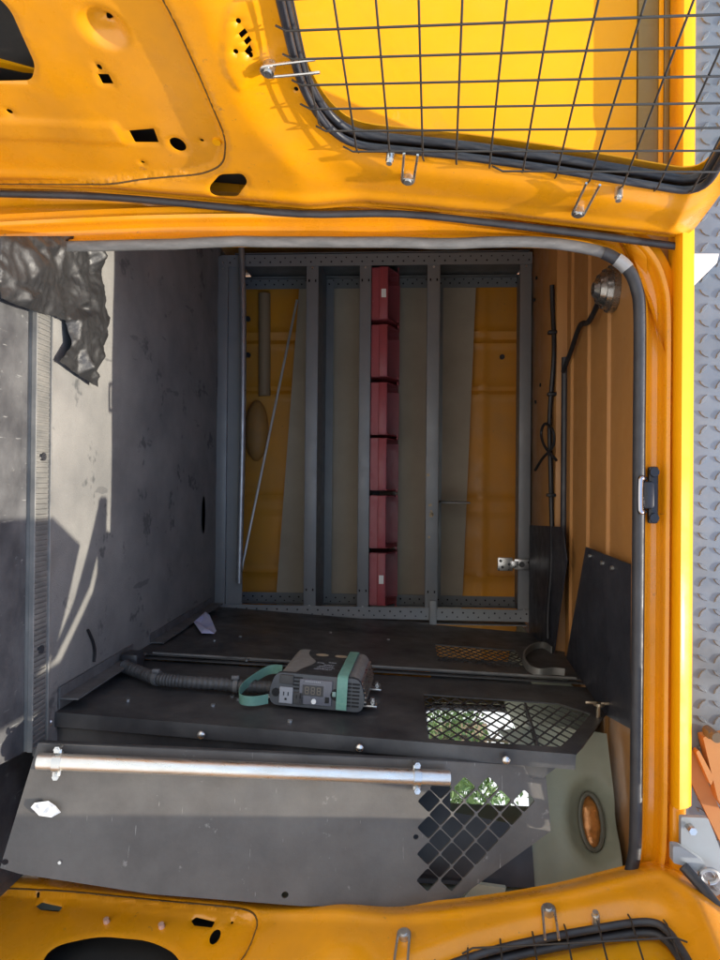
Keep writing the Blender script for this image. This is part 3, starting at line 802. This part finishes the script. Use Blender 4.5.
# return flange towards the camera
for z0, z1 in ((.0, 1.19),):
    a = WLm(.010, z0, 0); c = WLm(.010, z1, 0); bar(b, a + V((.016, 0, 0)), c + V((.016, 0, 0)), .004, .034, V((0, 1, 0)))
pn = build('lining_panel', b, liner, lin, 20)
b = B(); skin(b, [(.572, -.05), (.640, -.05), (.655, 1.12), (.630, 1.15)], [], lambda s, h, d: V((s, .022 - d, h)), .004); build('return_strip', b, liner, pn)
b = B()
def expanded(bm, loop, pu, pv, r, d):
    us = [p[0] for p in loop]; vs_ = [p[1] for p in loop]
    u = min(us) - pu
    i = 0
    while u < max(us) + pu:
        v_ = min(vs_) - pv; j = 0
        while v_ < max(vs_) + pv:
            c = (u, v_)
            for q in ((u + pu / 2, v_ + pv / 2), (u + pu / 2, v_ - pv / 2), (u - pu / 2, v_ + pv / 2), (u - pu / 2, v_ - pv / 2)):
                m_ = ((c[0] + q[0]) / 2, (c[1] + q[1]) / 2)
                if inpoly(m_, loop): bar(bm, WLm(*c, d), WLm(*q, d), .0022, .0042, nw)
            v_ += pv
        u += pu; i += 1
expanded(b, mh1, .062, .036, 0, -.007); build('expanded_mesh', b, liner, pn, 0)
b = B(); bar(b, WLm(.02, 1.115, -.012), WLm(.38, 1.145, -.012), .016, .006, nw); build('mesh_strut', b, liner, pn)
for p in ((52, 730), (203, 738), (360, 745), (505, 752)):
    q = onp(p[0], p[1] + 2, (0, .008, 0), (0, 1, 0)); b = B(); bmesh.ops.create_uvsphere(b, u_segments=14, v_segments=8, radius=.0095)
    for v in b.verts: v.co = V((v.co.x, v.co.y * .6, v.co.z)) + V((WLm(0, q.z, 0).x + .018, -.008, q.z))
    build('dome_bolt', b, steel, pn)
b = B()
for p in ((238, 700), (232, 697), (290, 722), (213, 706), (128, 701), (470, 730)):
    y, z = onw(p[0], p[1]); cyl(b, WLm(y, z, 0), WLm(y, z, .005), .006, 8)
build_each('rivet', b, steel, pn)
# mid panel, proud of the near one
mh2 = [onw(437, 655, .02), onw(515, 655, .02), onw(515, 679, .02), onw(437, 679, .02)]
mh2 = [(.66, .92), (.90, .92), (.90, 1.20), (.66, 1.20)]
b = B(); skin(b, [(.49, .0), (1.0, .0), (.97, 1.375), (.575, 1.375)], [mh2], lambda s, h, d: WLm(s, h, d + .022), .004)
bar(b, WLm(.492, .0, .011), WLm(.577, 1.375, .011), .024, .004, V((0, 1, 0)))
pm = build('lining_panel', b, liner, lin, 20)
b = B(); expanded(b, mh2, .05, .03, 0, .014); build('expanded_mesh', b, liner, pm, 0)
b = B(); skin(b, [(.62, .9), (.94, .9), (.94, 1.22), (.62, 1.22)], [], lambda s, h, d: WLm(s, h, -.03), .004); build('backing', b, shelfd, pm, 0)
b = B(); bar(b, WLm(.499, .05, .024), WLm(.573, 1.33, .024), .006, .004, nw); build('bright_edge', b, mat('lit_edge', (.22, .21, .19), .5, 0, (.05, .05, .05), 14, .9), pm)  # pale strip painted as the lit line on the panel edge
b = B(); skin(b, [(.99, .0), (1.39, .0), (1.30, 1.37), (.96, 1.375)], [], lambda s, h, d: WLm(s, h, d + .006), .004)
pf = build('lining_panel', b, liner, lin, 20)
b = B()
for p in ((240, 637), (246, 660), (214, 641), (330, 633), (388, 640), (566, 648)):
    y, z = onw(p[0], p[1], .022); cyl(b, WLm(y, z, .018), WLm(y, z, .026), .0055, 8)
build_each('rivet', b, steel, pm)
# angle rail on floor
b = B()
for y0, y1 in ((.02, .46), (.60, 1.33)):
    bar(b, V((.505, y0, .004)), V((.505, y1, .004)), .004, .05, V((0, 0, 1)))
    bar(b, WLm(y0, .026, .03), WLm(y1, .026, .03), .044, .004, V((0, 0, 1)))
build('floor_rail', b, mat('rail_grey', (.15, .15, .15), .5, .2, (.08, .08, .08), 16, .7), lin)
# wing screw on the near panel
y, z = onw(598, 717); b = B(); cyl(b, WLm(y, z, 0), WLm(y, z, .03), .006, 10); cyl(b, WLm(y, z, .03), WLm(y, z, .037), .014, 14)
for s in (-1, 1): bx(b, WLm(y, z + s * .020, .036), (.008, .006, .03), None, .003)
build('wing_screw', b, mat('brass_zinc', (.5, .42, .3), .35, .9), lin)

# ceiling plates
def CP(s, h, d): return V((s, h, 1.345 + .022 * 0 - d))
b = B(); q = [onp(*p, (0, 0, 1.346), (0, 0, 1)) for p in ((586, 547), (568, 632), (606, 687), (640, 700), (640, 568))]
pl = [(v.x, v.y) for v in q]; pl[1] = (pl[1][0] + .09, pl[1][1] + .02); pl[2] = (.605, .32); pl[3] = (.565, .08); pl[4] = (pl[4][0], .08)
skin(b, pl, [], CP, .004); cp1 = build('ceiling_plate', b, mat('black_plate_paint', (.02, .022, .03), .5, 0, (.045, .048, .06), 8, .7, .05, 120)); tag(cp1, 'black screwed plate closing the corner between ceiling and lining, nearest the camera', 'plate')
b = B()
for p in ((589, 556), (601, 563), (611, 568)):
    v = onp(*p, (0, 0, 1.34), (0, 0, 1)); cyl(b, (v.x, v.y, 1.346), (v.x, v.y, 1.3385), .006, 10)
build_each('screw_head', b, steel, cp1)
b = B(); pl = []
for p in ((529, 525), (562, 527), (566, 560), (568, 630), (527, 618)):
    v = onp(*p, (0, 0, 1.33), (0, 0, 1)); pl.append((v.x, min(v.y, 1.62)))
pl[0] = (pl[0][0], 1.36); pl[-1] = (.66, 1.36); pl[3] = (.66, .93)
skin(b, pl, [], lambda s, h, d: V((s, h, 1.331 - d)), .004); tag(build('ceiling_plate', b, cp1.data.materials[0]), 'black plate under the ceiling beside the shelf rack, farther in', 'plate')

# wiring along the roof bow
lo_ = thing('wiring_loom', 'black taped cable bundle hanging along the yellow ceiling', 'wiring', (-.1, .95, 1.33))
b = B(); tube(b, spline([(x, .945 + .008 * math.sin(x * 17), 1.330 + .006 * math.sin(x * 9)) for x in [-.72 + .06 * k for k in range(22)]], 3), .0085, 8); build('main_cable', b, cable, lo_)
b = B(); c = onp(552, 432, (0, 0, 1.32), (0, 0, 1))
tube(b, spline([c + V(p) for p in ((.10, -.03, .01), (.05, .02, -.02), (.0, .06, -.025), (-.03, .02, -.02), (0, -.04, -.005), (.05, -.02, .0), (.09, .06, -.02), (.13, .14, -.03))], 6), .005, 8); build('loose_cable', b, cable, lo_)
b = B(); tube(b, spline([(x, .885, 1.362) for x in (-.45, -.2, .1, .2)], 4), .012, 8); build('edge_trim', b, rubber, lo_)
for x in (-.55, -.33, .03): 
    b = B(); bx(b, (x, .945, 1.33), (.012, .03, .03), None, .003); build('cable_tie', b, cable, lo_)

# conduit up the lining
hz = [onw(124, 666, .03), onw(140, 671, .03), onw(158, 677, .03), onw(185, 680, .03), onw(230, 683, .03), onw(272, 686, .03), onw(330, 688, .03)]
cnd = thing('conduit', 'black corrugated cable conduit climbing the lining towards the inverter', 'conduit', WLm(.45, .02, 0))
b = B(); P = spline([WLm(y, z, .026 if i > 0 else .03) for i, (y, z) in enumerate(hz)], 30); L = len(P)
tube(b, P, .02, 12, rf=lambda t: .0165 + .0014 * math.sin(t * 330)); build('hose', b, conduit, cnd, 60)
b = B(); y, z = onw(126, 662, .03); bx(b, WLm(y + .02, z + .01, .03), (.05, .06, .05), None, .01); build('grommet', b, rubber, cnd)
for p in ((157, 677), (236, 683)):
    y, z = onw(*p, .03); b = B(); k = min(range(L), key=lambda i: abs(P[i].z - z)); d = (P[min(k + 1, L - 1)] - P[k - 1]).normalized(); cyl(b, P[k] - d * .006, P[k] + d * .006, .0195, 16); bx(b, P[k] + V((-.022, -.008, 0)), (.01, .012, .02), None, .002); build('hose_clip', b, mat('clip_grey', (.12, .12, .12), .5), cnd)

# ================================================================== inverter, strapped on the lining
IO = WLm(.145, .592, .012)                      # middle of the near bottom edge
iz = V((-1, 0, .05)).normalized(); ix = (V((0, 0, 1)) - iz * V((0, 0, 1)).dot(iz)).normalized(); iy = iz.cross(ix)
iy = V((0, 1, 0)); 
rot = Matrix((ix, iy, iz)).transposed()
rot = rot @ Matrix.Rotation(R(-2.5), 3, 'Z')
def I(x, y, z): return IO + rot @ V((x * .93, y, z))
inv = thing('inverter', 'black and silver power inverter with sockets and display, strapped to the lining', 'inverter', IO)
Wi, Di, Hi = .235, .265, .078
def extr(bm, prof, y0, y1, n=1):
    A = [[bm.verts.new(I(x, y, z)) for x, z in prof] for y in (y0, y1)]
    for k in range(len(prof)): bm.faces.new((A[0][k], A[0][(k + 1) % len(prof)], A[1][(k + 1) % len(prof)], A[1][k]))
    bm.faces.new(A[0]); bm.faces.new(A[1][::-1])
prof = rnd([(-Wi / 2, .004), (Wi / 2, .004), (Wi / 2 + .008, .03), (Wi / 2 - .012, Hi), (-Wi / 2 + .012, Hi), (-Wi / 2 - .008, .03)], .018, 5)
b = B(); extr(b, prof, .014, Di); case = build('case', b, ibody, inv, 40)
b = B(); k = 0
for z in (.016, .027, .038, .049, .060): bx(b, I(Wi / 2 + .006 - max(0, z - .03) * .36, Di / 2 + .01, z), (.012, Di - .04, .005), rot, .001, 1)
build_each('cooling_fin', b, steel, case)
# black wave plate over the top
b = B()
top = []
for i in range(15):
    t = i / 14; y = .012 + (Di - .02) * t
    top.append((-.030 - .032 * sm(.0, .5, abs(t - .5) * 1.2) + .006 * math.sin(6 * t), y))
rt_ = [(.050 + .030 * sm(.05, .5, abs(t - .45)), .012 + (Di - .02) * t) for t in [i / 14 for i in range(15)]]
skin(b, top + rt_[::-1], [], lambda s, h, d: I(s, h, Hi + .003 + d), .006); tp = build('top_plate', b, iblack, inv, 30)
b = B()
for x in (-.022, .035): skin(b, ell((x, .200), .019, .014, 16), [], lambda s, h, d: I(s, h, Hi + .0045), .001)
build_each('sticker', b, mat('cream_sticker', (.72, .6, .42), .6), tp, 0)
b = B()
for r_, (x0, x1, y) in enumerate(((-.02, .03, .06), (-.015, .035, .075), (-.01, .03, .09), (.0, .03, .105), (-.02, .0, .12), (.01, .03, .13))):
    x = x0
    while x < x1:
        l = random.uniform(.002, .005); bx(b, I(x, y + .06 * 0, Hi + .0036), (l, .004, .0008), rot); x += l + .0015
build('printing', b, greyp, tp, 0)
# front face
fp = rnd([(-Wi / 2 - .004, .0), (Wi / 2 + .004, .0), (Wi / 2 + .012, .03), (Wi / 2 - .004, Hi + .003), (-Wi / 2 + .004, Hi + .003), (-Wi / 2 - .012, .03)], .02, 5)
b = B(); extr(b, fp, .0, .016); ff = build('front_panel', b, iface, inv, 40)
def slab(name, x, z, w_, h_, m, parent, y=-.002, t=.004, bev=.001):
    b = B(); bx(b, I(x, y, z), (w_, t, h_), rot, bev, 1); return build(name, b, m, parent)
ds = slab('display_panel', -.003, .040, .082, .062, idisp, ff)
b = B()
def digit(cx, cz, w_, h_):
    for (dx, dz, ww, hh) in ((0, h_ / 2, w_, .0022), (0, 0, w_, .0022), (0, -h_ / 2, w_, .0022), (-w_ / 2, h_ / 4, .0022, h_ / 2 - .002), (w_ / 2, h_ / 4, .0022, h_ / 2 - .002), (-w_ / 2, -h_ / 4, .0022, h_ / 2 - .002), (w_ / 2, -h_ / 4, .0022, h_ / 2 - .002)):
        bx(b, I(cx + dx, -.0048, cz + dz), (ww, .0008, hh), rot)
slab('display_window', -.010, .044, .052, .026, iblack, ds, -.0042, .001, 0)
for k in range(3): digit(-.026 + .016 * k, .044, .0085, .016)
build('display_digits', b, iseg, ds, 0)
b = B(); cyl(b, I(-.006, -.001, .0185), I(-.006, -.008, .0185), .0062, 14); build('power_button', b, white, ds)
slab('usb_port', .029, .024, .010, .014, holem, ds, -.0042, .002, 0)
b = B()
for k in range(9): bx(b, I(-.030 + .0047 * k, -.0044, .066), (.003, .0008, .003), rot)
build('printing', b, greyp, ds, 0)
so = slab('socket', -.082, .027, .034, .040, greyp, ff)
b = B()
for dx in (-.006, .006): bx(b, I(-.082 + dx, -.0045, .031), (.0022, .001, .009), rot)
bx(b, I(-.082, -.0045, .018), (.005, .001, .005), rot); build('socket_slots', b, holem, so, 0)
so2 = slab('socket', -.082, .066, .034, .022, iblack, ff)
so3 = slab('socket', -.048, .022, .026, .030, iblack, ff)
b = B()
for dx in (-.005, .005): bx(b, I(-.048 + dx, -.0045, .026), (.002, .001, .008), rot)
for k in range(4): bx(b, I(-.052, -.001, .045 + .009 * k), (.024, .004, .003), rot)
for k in range(7):
    for j in (0, 1): bx(b, I(.082 + .022 * j, -.001, .014 + .009 * k), (.018, .004, .0032), rot)
build('vents', b, holem, ff, 0)
b = B(); cyl(b, I(-.110, .002, .032), I(-.110, -.004, .032), .010, 14); build('knob', b, holem, ff)
b = B(); cyl(b, I(.052, .002, .038), I(.052, -.004, .038), .014, 16); build('fan_opening', b, holem, ff)
b = B(); bx(b, I(.047, -.004, .040), (.009, .003, .012), rot, .001); build('rocker_switch', b, mat('switch_green', (.2, .3, .27), .5), ff)
b = B()
for y in (.055, .20):
    bx(b, I(Wi / 2 + .022, y, .004), (.036, .03, .005), rot, .001); cyl(b, I(Wi / 2 + .028, y, .004), I(Wi / 2 + .028, y, .022), .006, 10); cyl(b, I(Wi / 2 + .028, y, .010), I(Wi / 2 + .028, y, .016), .010, 6)
    bx(b, I(-Wi / 2 - .018, y, .004), (.03, .03, .005), rot, .001)
build_each('mounting_foot', b, steel, inv)
# strap
stp = thing('green_strap', 'flat green strap round the inverter with a loose loop on one side', 'strap', I(.06, 0, 0))
xs = .068
b = B(); P = [I(xs, .26, .0), I(xs, .262, Hi - .01), I(xs, .255, Hi + .006), I(xs, .12, Hi + .008), I(xs, .0, Hi + .008), I(xs, -.006, Hi + .002), I(xs, -.008, .06), I(xs, -.007, .004)]
ribbon(b, P, rot @ V((1, 0, 0)), .026, .0016); build('band', b, teal, stp, 50)
b = B(); P = spline([I(-Wi / 2 - .005, .12, .055), I(-Wi / 2 - .045, .12, .05), I(-Wi / 2 - .085, .07, .03), I(-Wi / 2 - .095, .02, .02), I(-Wi / 2 - .08, -.03, .016), I(-Wi / 2 - .045, -.035, .015), I(-Wi / 2 - .012, -.004, .014)], 6)
ribbon(b, P, V((-1, -.25, .05)), .026, .0016); build('loop', b, teal, stp, 50)

# half clamp ring on the lining
b = B(); y, z = onw(540, 662, .03)
pts = []
for p in ((551, 650), (543, 645), (532, 647), (524, 654), (524, 662), (530, 669), (540, 672), (552, 671), (564, 672)):
    yy, zz = onw(*p, .034); pts.append(WLm(yy, zz, .034))
ribbon(b, spline(pts, 4), nw, .022, .006)
tag(build('clamp_ring', b, mat('dull_grey_metal', (.24, .24, .22), .5, .5, (.33, .31, .28), 20, .7)), 'open grey half ring clamp lying on the black mesh lining', 'clamp')

# ================================================================== cover board in front (right), sun on it
na = V((-.10, -.97, .19)).normalized()
PA = V((.585, -.185, .0))
ua = V((0, 0, 1)).cross(na).normalized()     # horizontal in plane
if ua.x < 0: ua = -ua
va = na.cross(ua); va = va if va.z > 0 else -va
def CA(s, h, d): return PA + ua * s + va * h + na * d
def onc(px, py, d=0):
    p = onp(px, py, PA + na * d, na) - PA; return (p.dot(ua), p.dot(va))
cov = thing('cover_board', 'scratched dark board with diamond cut-outs, propped at the lower side of the opening', 'board', CA(.15, .0, 0))
outl = [onc(*p) for p in ((38, 743), (545, 766), (551, 831), (448, 906))] ; s_end = onc(448, 906)
outl += [onc(430, 908), onc(300, 906), onc(150, 894), onc(20, 874), onc(0, 868)]
reg = [(420, 787), (480, 774), (537, 806), (524, 823), (452, 900), (418, 896)]
holes = []
for j in range(0, 10):
    for k in range(-3, 7):
        cx, cy = 429 + 11.9 * j - .4 * k, 801 + 26.3 * k - (13.1 if j % 2 else 0)
        if inpoly((cx, cy), reg):
            c = onc(cx, cy); holes.append(rnd([(c[0] - .0248, c[1]), (c[0], c[1] - .0262), (c[0] + .0248, c[1]), (c[0], c[1] + .0262)], .006, 3))
holes = [h for h in holes if all(dpoly(p, outl) > .008 and inpoly(p, outl) for p in h)]
for p, r in ((416, 837, ), .007), ((284, 895), .006), ((4, 861), .007): pass
for p, r in (((416, 837), .0055), ((285, 895), .007), ((5, 862), .006)): holes.append(ell(onc(*p), r, r * 1.1, 12))
b = B(); skin(b, outl, holes, CA, .005)
cv = build('panel', b, coverm, cov, 25)
b = B()
for p in ((115, 757), (240, 768), (110, 770), (60, 862)):
    s, h = onc(*p); cyl(b, CA(s, h, 0), CA(s, h, .004), .0035, 8)
build_each('rivet', b, steel, cov)
# edge bar between lining flange and cover board
b = B(); a = CA(outl[0][0] + .003, outl[0][1], -.010); c = CA(outl[1][0] + .003, outl[1][1], -.010); bar(b, a, c, .010, .014, V((1, 0, 0)), .002); build('edge_bar', b, liner, cov)
# aluminium tube clamped to it
tb = thing('aluminium_tube', 'bright aluminium tube clamped along the edge of the dark board', 'tube', CA(*onc(38, 762), .02))
b = B(); tr = .0165
t0 = CA(*onc(38, 761, .025), .025); t1 = CA(*onc(449, 778, .025), .025)
cyl(b, t0, t1, tr, 24); d = (t1 - t0).normalized(); cyl(b, t0 - d * .001, t0 + d * .002, tr * .86, 20); build('tube', b, alu, tb, 40)
for f in (.045, .915):
    p = t0.lerp(t1, f); b = B(); cyl(b, p - d * .008, p + d * .008, tr + .0035, 20)
    for sgn in (-1, 1): cyl(b, p + ua * sgn * (tr + .010) - na * .02, p + ua * sgn * (tr + .010) + na * .016, .0035, 8); cyl(b, p + ua * sgn * (tr + .010) + na * .006, p + ua * sgn * (tr + .010) + na * .013, .007, 6)
    bx(b, p + na * .004, (.052, .016, .004), Matrix((ua, va, na)).transposed(), .001)
    bx(b, p + na * .002 + ua * .008, (.05, .006, .012), Matrix((ua, va, na)).transposed(), .001)
    build('pipe_clamp', b, steel, tb)
# torn plastic scrap
b = B(); c = onc(47, 808)
def scrap(s, h, d): return CA(c[0] + s, c[1] + h, .006 + .012 * abs(noise.noise(V((s * 60, h * 60, 3)))) + d)
skin(b, [(-.014, -.022), (-.004, -.030), (.012, -.012), (.016, .012), (.006, .030), (-.008, .020), (-.016, .004)], [], scrap, .001, .004)
tag(build('plastic_scrap', b, mat('white_film', (.75, .75, .74), .25)), 'small crumpled whitish plastic scrap stuck on the dark board', 'scrap')

# blue white paper scrap in the far floor corner
b = B(); pl = [onw(*p, .03) for p in ((193, 625), (205, 612), (209, 618), (216, 629), (214, 633), (201, 634))]
skin(b, pl, [], lambda s, h, d: WLm(s, h, .032 + .01 * math.sin(s * 40 + h * 60) + d), .001, .012)
tag(build('paper_scrap', b, bluep), 'crumpled pale blue paper scrap in the floor corner under the shelf', 'paper')
# stain marks / cable bits on the floor
b = B(); P = [onp(*p, (0, 0, .004), (0, 0, 1)) for p in ((88, 630), (93, 641), (95, 652), (94, 662))]; tube(b, spline(P, 4), .004, 6)
tag(build('wire_bit', b, cable), 'short bent black wire lying on the grey floor', 'wire')
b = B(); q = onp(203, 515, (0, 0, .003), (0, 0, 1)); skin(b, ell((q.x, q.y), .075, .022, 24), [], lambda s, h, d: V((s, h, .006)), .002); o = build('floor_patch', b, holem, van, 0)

# crumpled plastic sheet by the left pillar
poly = [(6, 236), (4, 262), (4, 298), (30, 309), (58, 316), (73, 322), (74, 344), (64, 361), (82, 374), (100, 387), (106, 352), (109, 338), (114, 318), (107, 300), (106, 270), (106, 236)]
pf_ = [onp(*p, (0, 0, .03), (0, 0, 1)) for p in poly]; pf2 = [(v.x, v.y) for v in pf_]
cut = [onp(*p, (0, 0, .03), (0, 0, 1)) for p in ((66, 240), (70, 300), (73, 320), (79, 290), (90, 240))]; cut2 = [(v.x, v.y) for v in cut]
def crump(s, h):
    k_ = noise.noise(V((s * 31.7, h * 27.3, 5))) ; z = .034 + .036 * k_ + .018 * noise.noise(V((s * 7, h * 7, 2)))
    if inpoly((s, h), cut2): z -= .04
    e = dpoly((s, h), pf2); return max(.006, z * (.4 + .6 * sm(0, .03, e)))
rs = random.Random(3)
xs_ = [p[0] for p in pf2]; ys_ = [p[1] for p in pf2]
pts_ = [(rs.uniform(min(xs_), max(xs_)), rs.uniform(min(ys_), max(ys_))) for _ in range(150)]
from mathutils.geometry import barycentric_transform
o2 = subdiv(pf2, .05); cv2 = [V(p) for p in o2] + [V(p) for p in pts_ if inpoly(p, pf2)]
ov2, _, of2 = delaunay_2d_cdt(cv2, [], [], 0, 1e-6, False)[:3]
zz2 = [crump(v.x, v.y) for v in ov2]
def sheet_h(s, h):
    for f in of2:
        a_, b_2, c_ = (ov2[i] for i in f)
        den = (b_2.y - c_.y) * (a_.x - c_.x) + (c_.x - b_2.x) * (a_.y - c_.y)
        if abs(den) < 1e-12: continue
        l1 = ((b_2.y - c_.y) * (s - c_.x) + (c_.x - b_2.x) * (h - c_.y)) / den; l2 = ((c_.y - a_.y) * (s - c_.x) + (a_.x - c_.x) * (h - c_.y)) / den
        if l1 >= -1e-6 and l2 >= -1e-6 and l1 + l2 <= 1.000001: z = l1 * zz2[f[0]] + l2 * zz2[f[1]] + (1 - l1 - l2) * zz2[f[2]]; break
    else: z = .01
    p = V((s, h, 0)); q = p + V((noise.noise(p * 14), noise.noise(p * 14 + V((9, 2, 1))), 0)) * .03
    return z + .0035 * (1 - 2 * abs(noise.noise(q * 17))) + .0035 * (1 - 2 * abs(noise.noise(q * 38))) + .0018 * (1 - 2 * abs(noise.noise(q * 80)))
b = B(); skin(b, subdiv(pf2, .008), [], lambda s, h, d: V((s, h, d)), .0012, .0062, sheet_h)
tag(build('plastic_sheet', b, sheetm, None, 70), 'crumpled black plastic sheet lying on the floor by the worn door seal', 'plastic sheet')
# ================================================================== above the roof
b = B(); py_ = .055
dpl = thing('tread_plate', 'bright aluminium tread plate standing on the roof edge', 'tread plate', (0, py_, 1.455))
bx(b, (0, py_ + .004, 1.65), (2.7, .006, .42))
pit_ = .0365
def loz(bm, x, z, ang):
    u = V((math.cos(ang), 0, math.sin(ang))); t = V((-math.sin(ang), 0, math.cos(ang))); a, c, hgt = .0150, .0042, .0036
    base = [u * a, u * a * .4 + t * c, -u * a * .4 + t * c, -u * a, -u * a * .4 - t * c, u * a * .4 - t * c]
    o = V((x, py_ + .0012, z)); lo2 = [bm.verts.new(o + p) for p in base]; hi = [bm.verts.new(o + p * .72 + V((0, -hgt, 0))) for p in base]
    for k in range(6): bm.faces.new((lo2[k], lo2[(k + 1) % 6], hi[(k + 1) % 6], hi[k]))
    bm.faces.new(hi)
i = 0; z = 1.447
while z < 1.86:
    x = -1.34; j = 0
    while x < 1.34:
        loz(b, x, z, R(52) if (i + j) % 2 else R(-38)); x += .0345; j += 1
    z += .0345; i += 1
build('plate_face', b, plate, dpl, 20)
b = B(); q = [at(*p, .03) for p in ((686, 253), (720, 253), (718, 262), (688, 292))]
skin(b, [(v.x, v.z) for v in q], [], lambda s, h, d: V((s, .035 - d, h)), .006)
tag(build('white_bracket', b, mat('white_paint', (.8, .8, .78), .4)), 'white corner bracket between the tread plate and the open left door', 'bracket')
# lift arms
def beam(px, Y, th, name, m, parent):
    q = [at(*p, Y) for p in px]; b = B(); skin(b, rnd([(v.x, v.z) for v in q], .004, 2), [], lambda s, h, d: V((s, Y - d, h)), th); return build(name, b, m, parent)
arm = thing('lift_arm', 'faded orange folding lift arms above the van roof, with added unseen shade boards', 'lift arm', (.62, -.06, 1.46))
beam([(688, 748), (694, 751), (730, 832), (730, 862), (688, 776)], .046, .024, 'arm', orange, arm)
beam([(703, 737), (728, 735), (728, 815), (718, 800)], .018, .03, 'arm', orange, arm)
a = beam([(696, 752), (699, 750), (714, 778), (711, 786)], .014, .02, 'link', orange, arm)
b = B(); q = at(711, 733, .0); cyl(b, q + V((0, -.03, 0)), q + V((0, .02, 0)), .011, 14); bx(b, q + V((0, 0, -.006)), (.018, .03, .012), None, .003); build('pivot_pin', b, mat('rusty_pin', (.12, .08, .05), .7), arm)
def board_at(poly, z, nm_):  # unseen boards added overhead, cut to cast the floor shadows
    b = B(); skin(b, poly, [], lambda s, h, d: V((s + .14, h, z + d)), .03); return build(nm_, b, greypl, arm, 20)
board_at([(.25, -.42), (.325, -.28), (.44, -.335), (.56, -.40), (.60, -.52), (.60, -.95), (.25, -.95)], 1.63, 'shade_board')
board_at([(.206, -.164), (.33, -.225), (.449, -.30), (.585, -.43), (.575, -.39), (.44, -.225), (.30, -.145), (.21, -.13)], 1.63, 'shade_board')
board_at([(.30, -.12), (.45, -.20), (.59, -.37), (.62, -.50), (.62, -.95), (.665, -.95), (.66, -.42), (.63, -.30), (.59, -.16), (.56, -.10), (.31, -.10)], 1.63, 'shade_board')
b = B()
bar(b, (.36, -.90, 1.655), (.82, -.90, 1.655), .05, .05, (0, 0, 1), .004); bar(b, (.36, -.16, 1.655), (.80, -.16, 1.655), .03, .05, (0, 0, 1), .004); bar(b, (.785, -.95, 1.675), (.785, -.13, 1.675), .04, .08, (0, 0, 1), .004); bar(b, (.80, -.16, 1.655), (.95, -.16, 1.655), .04, .05, (0, 0, 1), .004); bar(b, (.94, -.16, 1.66), (.93, .03, 1.50), .05, .05, (0, 1, 0), .004)
build('shade_board_frame', b, orange, arm)  # added bars holding the unseen shade boards
brk = thing('hinge_bracket', 'grey steel bracket with a bolt at the roof corner under the orange arms', 'bracket', (.74, -.06, 1.44))
b_ = beam([(681, 817), (708, 818), (721, 851), (740, 890), (716, 878), (706, 866), (688, 852), (681, 848)], -.045, .012, 'plate', greypl, brk)
beam([(673, 846), (681, 847), (706, 863), (700, 872), (684, 866), (673, 863)], -.065, .02, 'foot', greypl, brk)
b = B(); q = at(691, 829, -.058); cyl(b, q + V((0, .01, 0)), q + V((0, -.012, 0)), .0085, 6); build('bolt', b, steel, brk)
b = B(); q = at(709, 876, -.07); tube(b, spline([q + V((.014 * math.cos(t), 0, .018 * math.sin(t))) for t in [k * .6 for k in range(11)]], 3), .005, 8); build('shackle', b, dsteel, brk)
b = B(); tube(b, [at(683, 866, -.07), at(700, 885, -.09), at(724, 915, -.11)], .011, 10); build('hose', b, rubber, brk)

# ================================================================== what shows through the side window
hs = thing('house', 'pale rendered house beyond the side window, seen through the mesh', 'house', (7.2, 17, -.55))
b = B(); bx(b, (7.4, 17.5, 2.2), (9, 5, 5.6)); build('wall', b, wallw, hs, 0)
b = B(); bx(b, (6.15, 14.97, 2.2), (1.1, .08, 1.3), None, .02); build('shutter', b, shutter, hs)
b = B(); bx(b, (7.4, 17.5, 5.15), (9.6, 5.6, .3), None, .03); build('roof', b, shutter, hs)
def tree(nm, loc, H, r, label):
    t = thing(nm, label, 'tree', loc)
    b = B(); L = V(loc); tube(b, spline([L + V((0, 0, -.05)), L + V((.05, 0, H * .3)), L + V((-.04, .05, H * .6)), L + V((.02, 0, H * .85))], 5), .08, 8, rf=lambda q: .09 * (1 - .75 * q))
    for k in range(7):
        a = k * 2.4; z0 = H * (.3 + .07 * k); tube(b, [L + V((0, 0, z0)), L + V((math.cos(a) * r * .4, math.sin(a) * r * .4, z0 + .3)), L + V((math.cos(a) * r * .75, math.sin(a) * r * .75, z0 + .5))], .02, 6, rf=lambda q: .03 * (1 - .7 * q))
    build('trunk', b, bark, t)
    b = B()
    for c_ in range(26):
        a = random.uniform(0, 6.28); rr = r * random.uniform(.2, .85); cc = L + V((math.cos(a) * rr, math.sin(a) * rr, H * random.uniform(.35, 1)))
        for _ in range(90):
            p = cc + V((random.gauss(0, .16), random.gauss(0, .16), random.gauss(0, .13))) * r * 1.3
            m = Matrix.Rotation(random.uniform(0, 6.28), 3, V((random.gauss(0, 1), random.gauss(0, 1), random.gauss(0, 1))).normalized()); s = random.uniform(.05, .09)
            b.faces.new([b.verts.new(p + m @ V(q) * s) for q in ((-1, 0, 0), (0, -.45, .1), (1, 0, 0), (0, .45, .1))])
    build('crown', b, leafm, t, 0)
tree('leafy_tree', (4.75, 11.5, -.55), 4.2, 1.0, 'green leafy tree outside, seen through the mesh in front of the pale house')
tree('leafy_shrub', (4.7, 8.4, -.55), 2.9, 1.2, 'green shrub outside, seen through the diamond cut-outs')
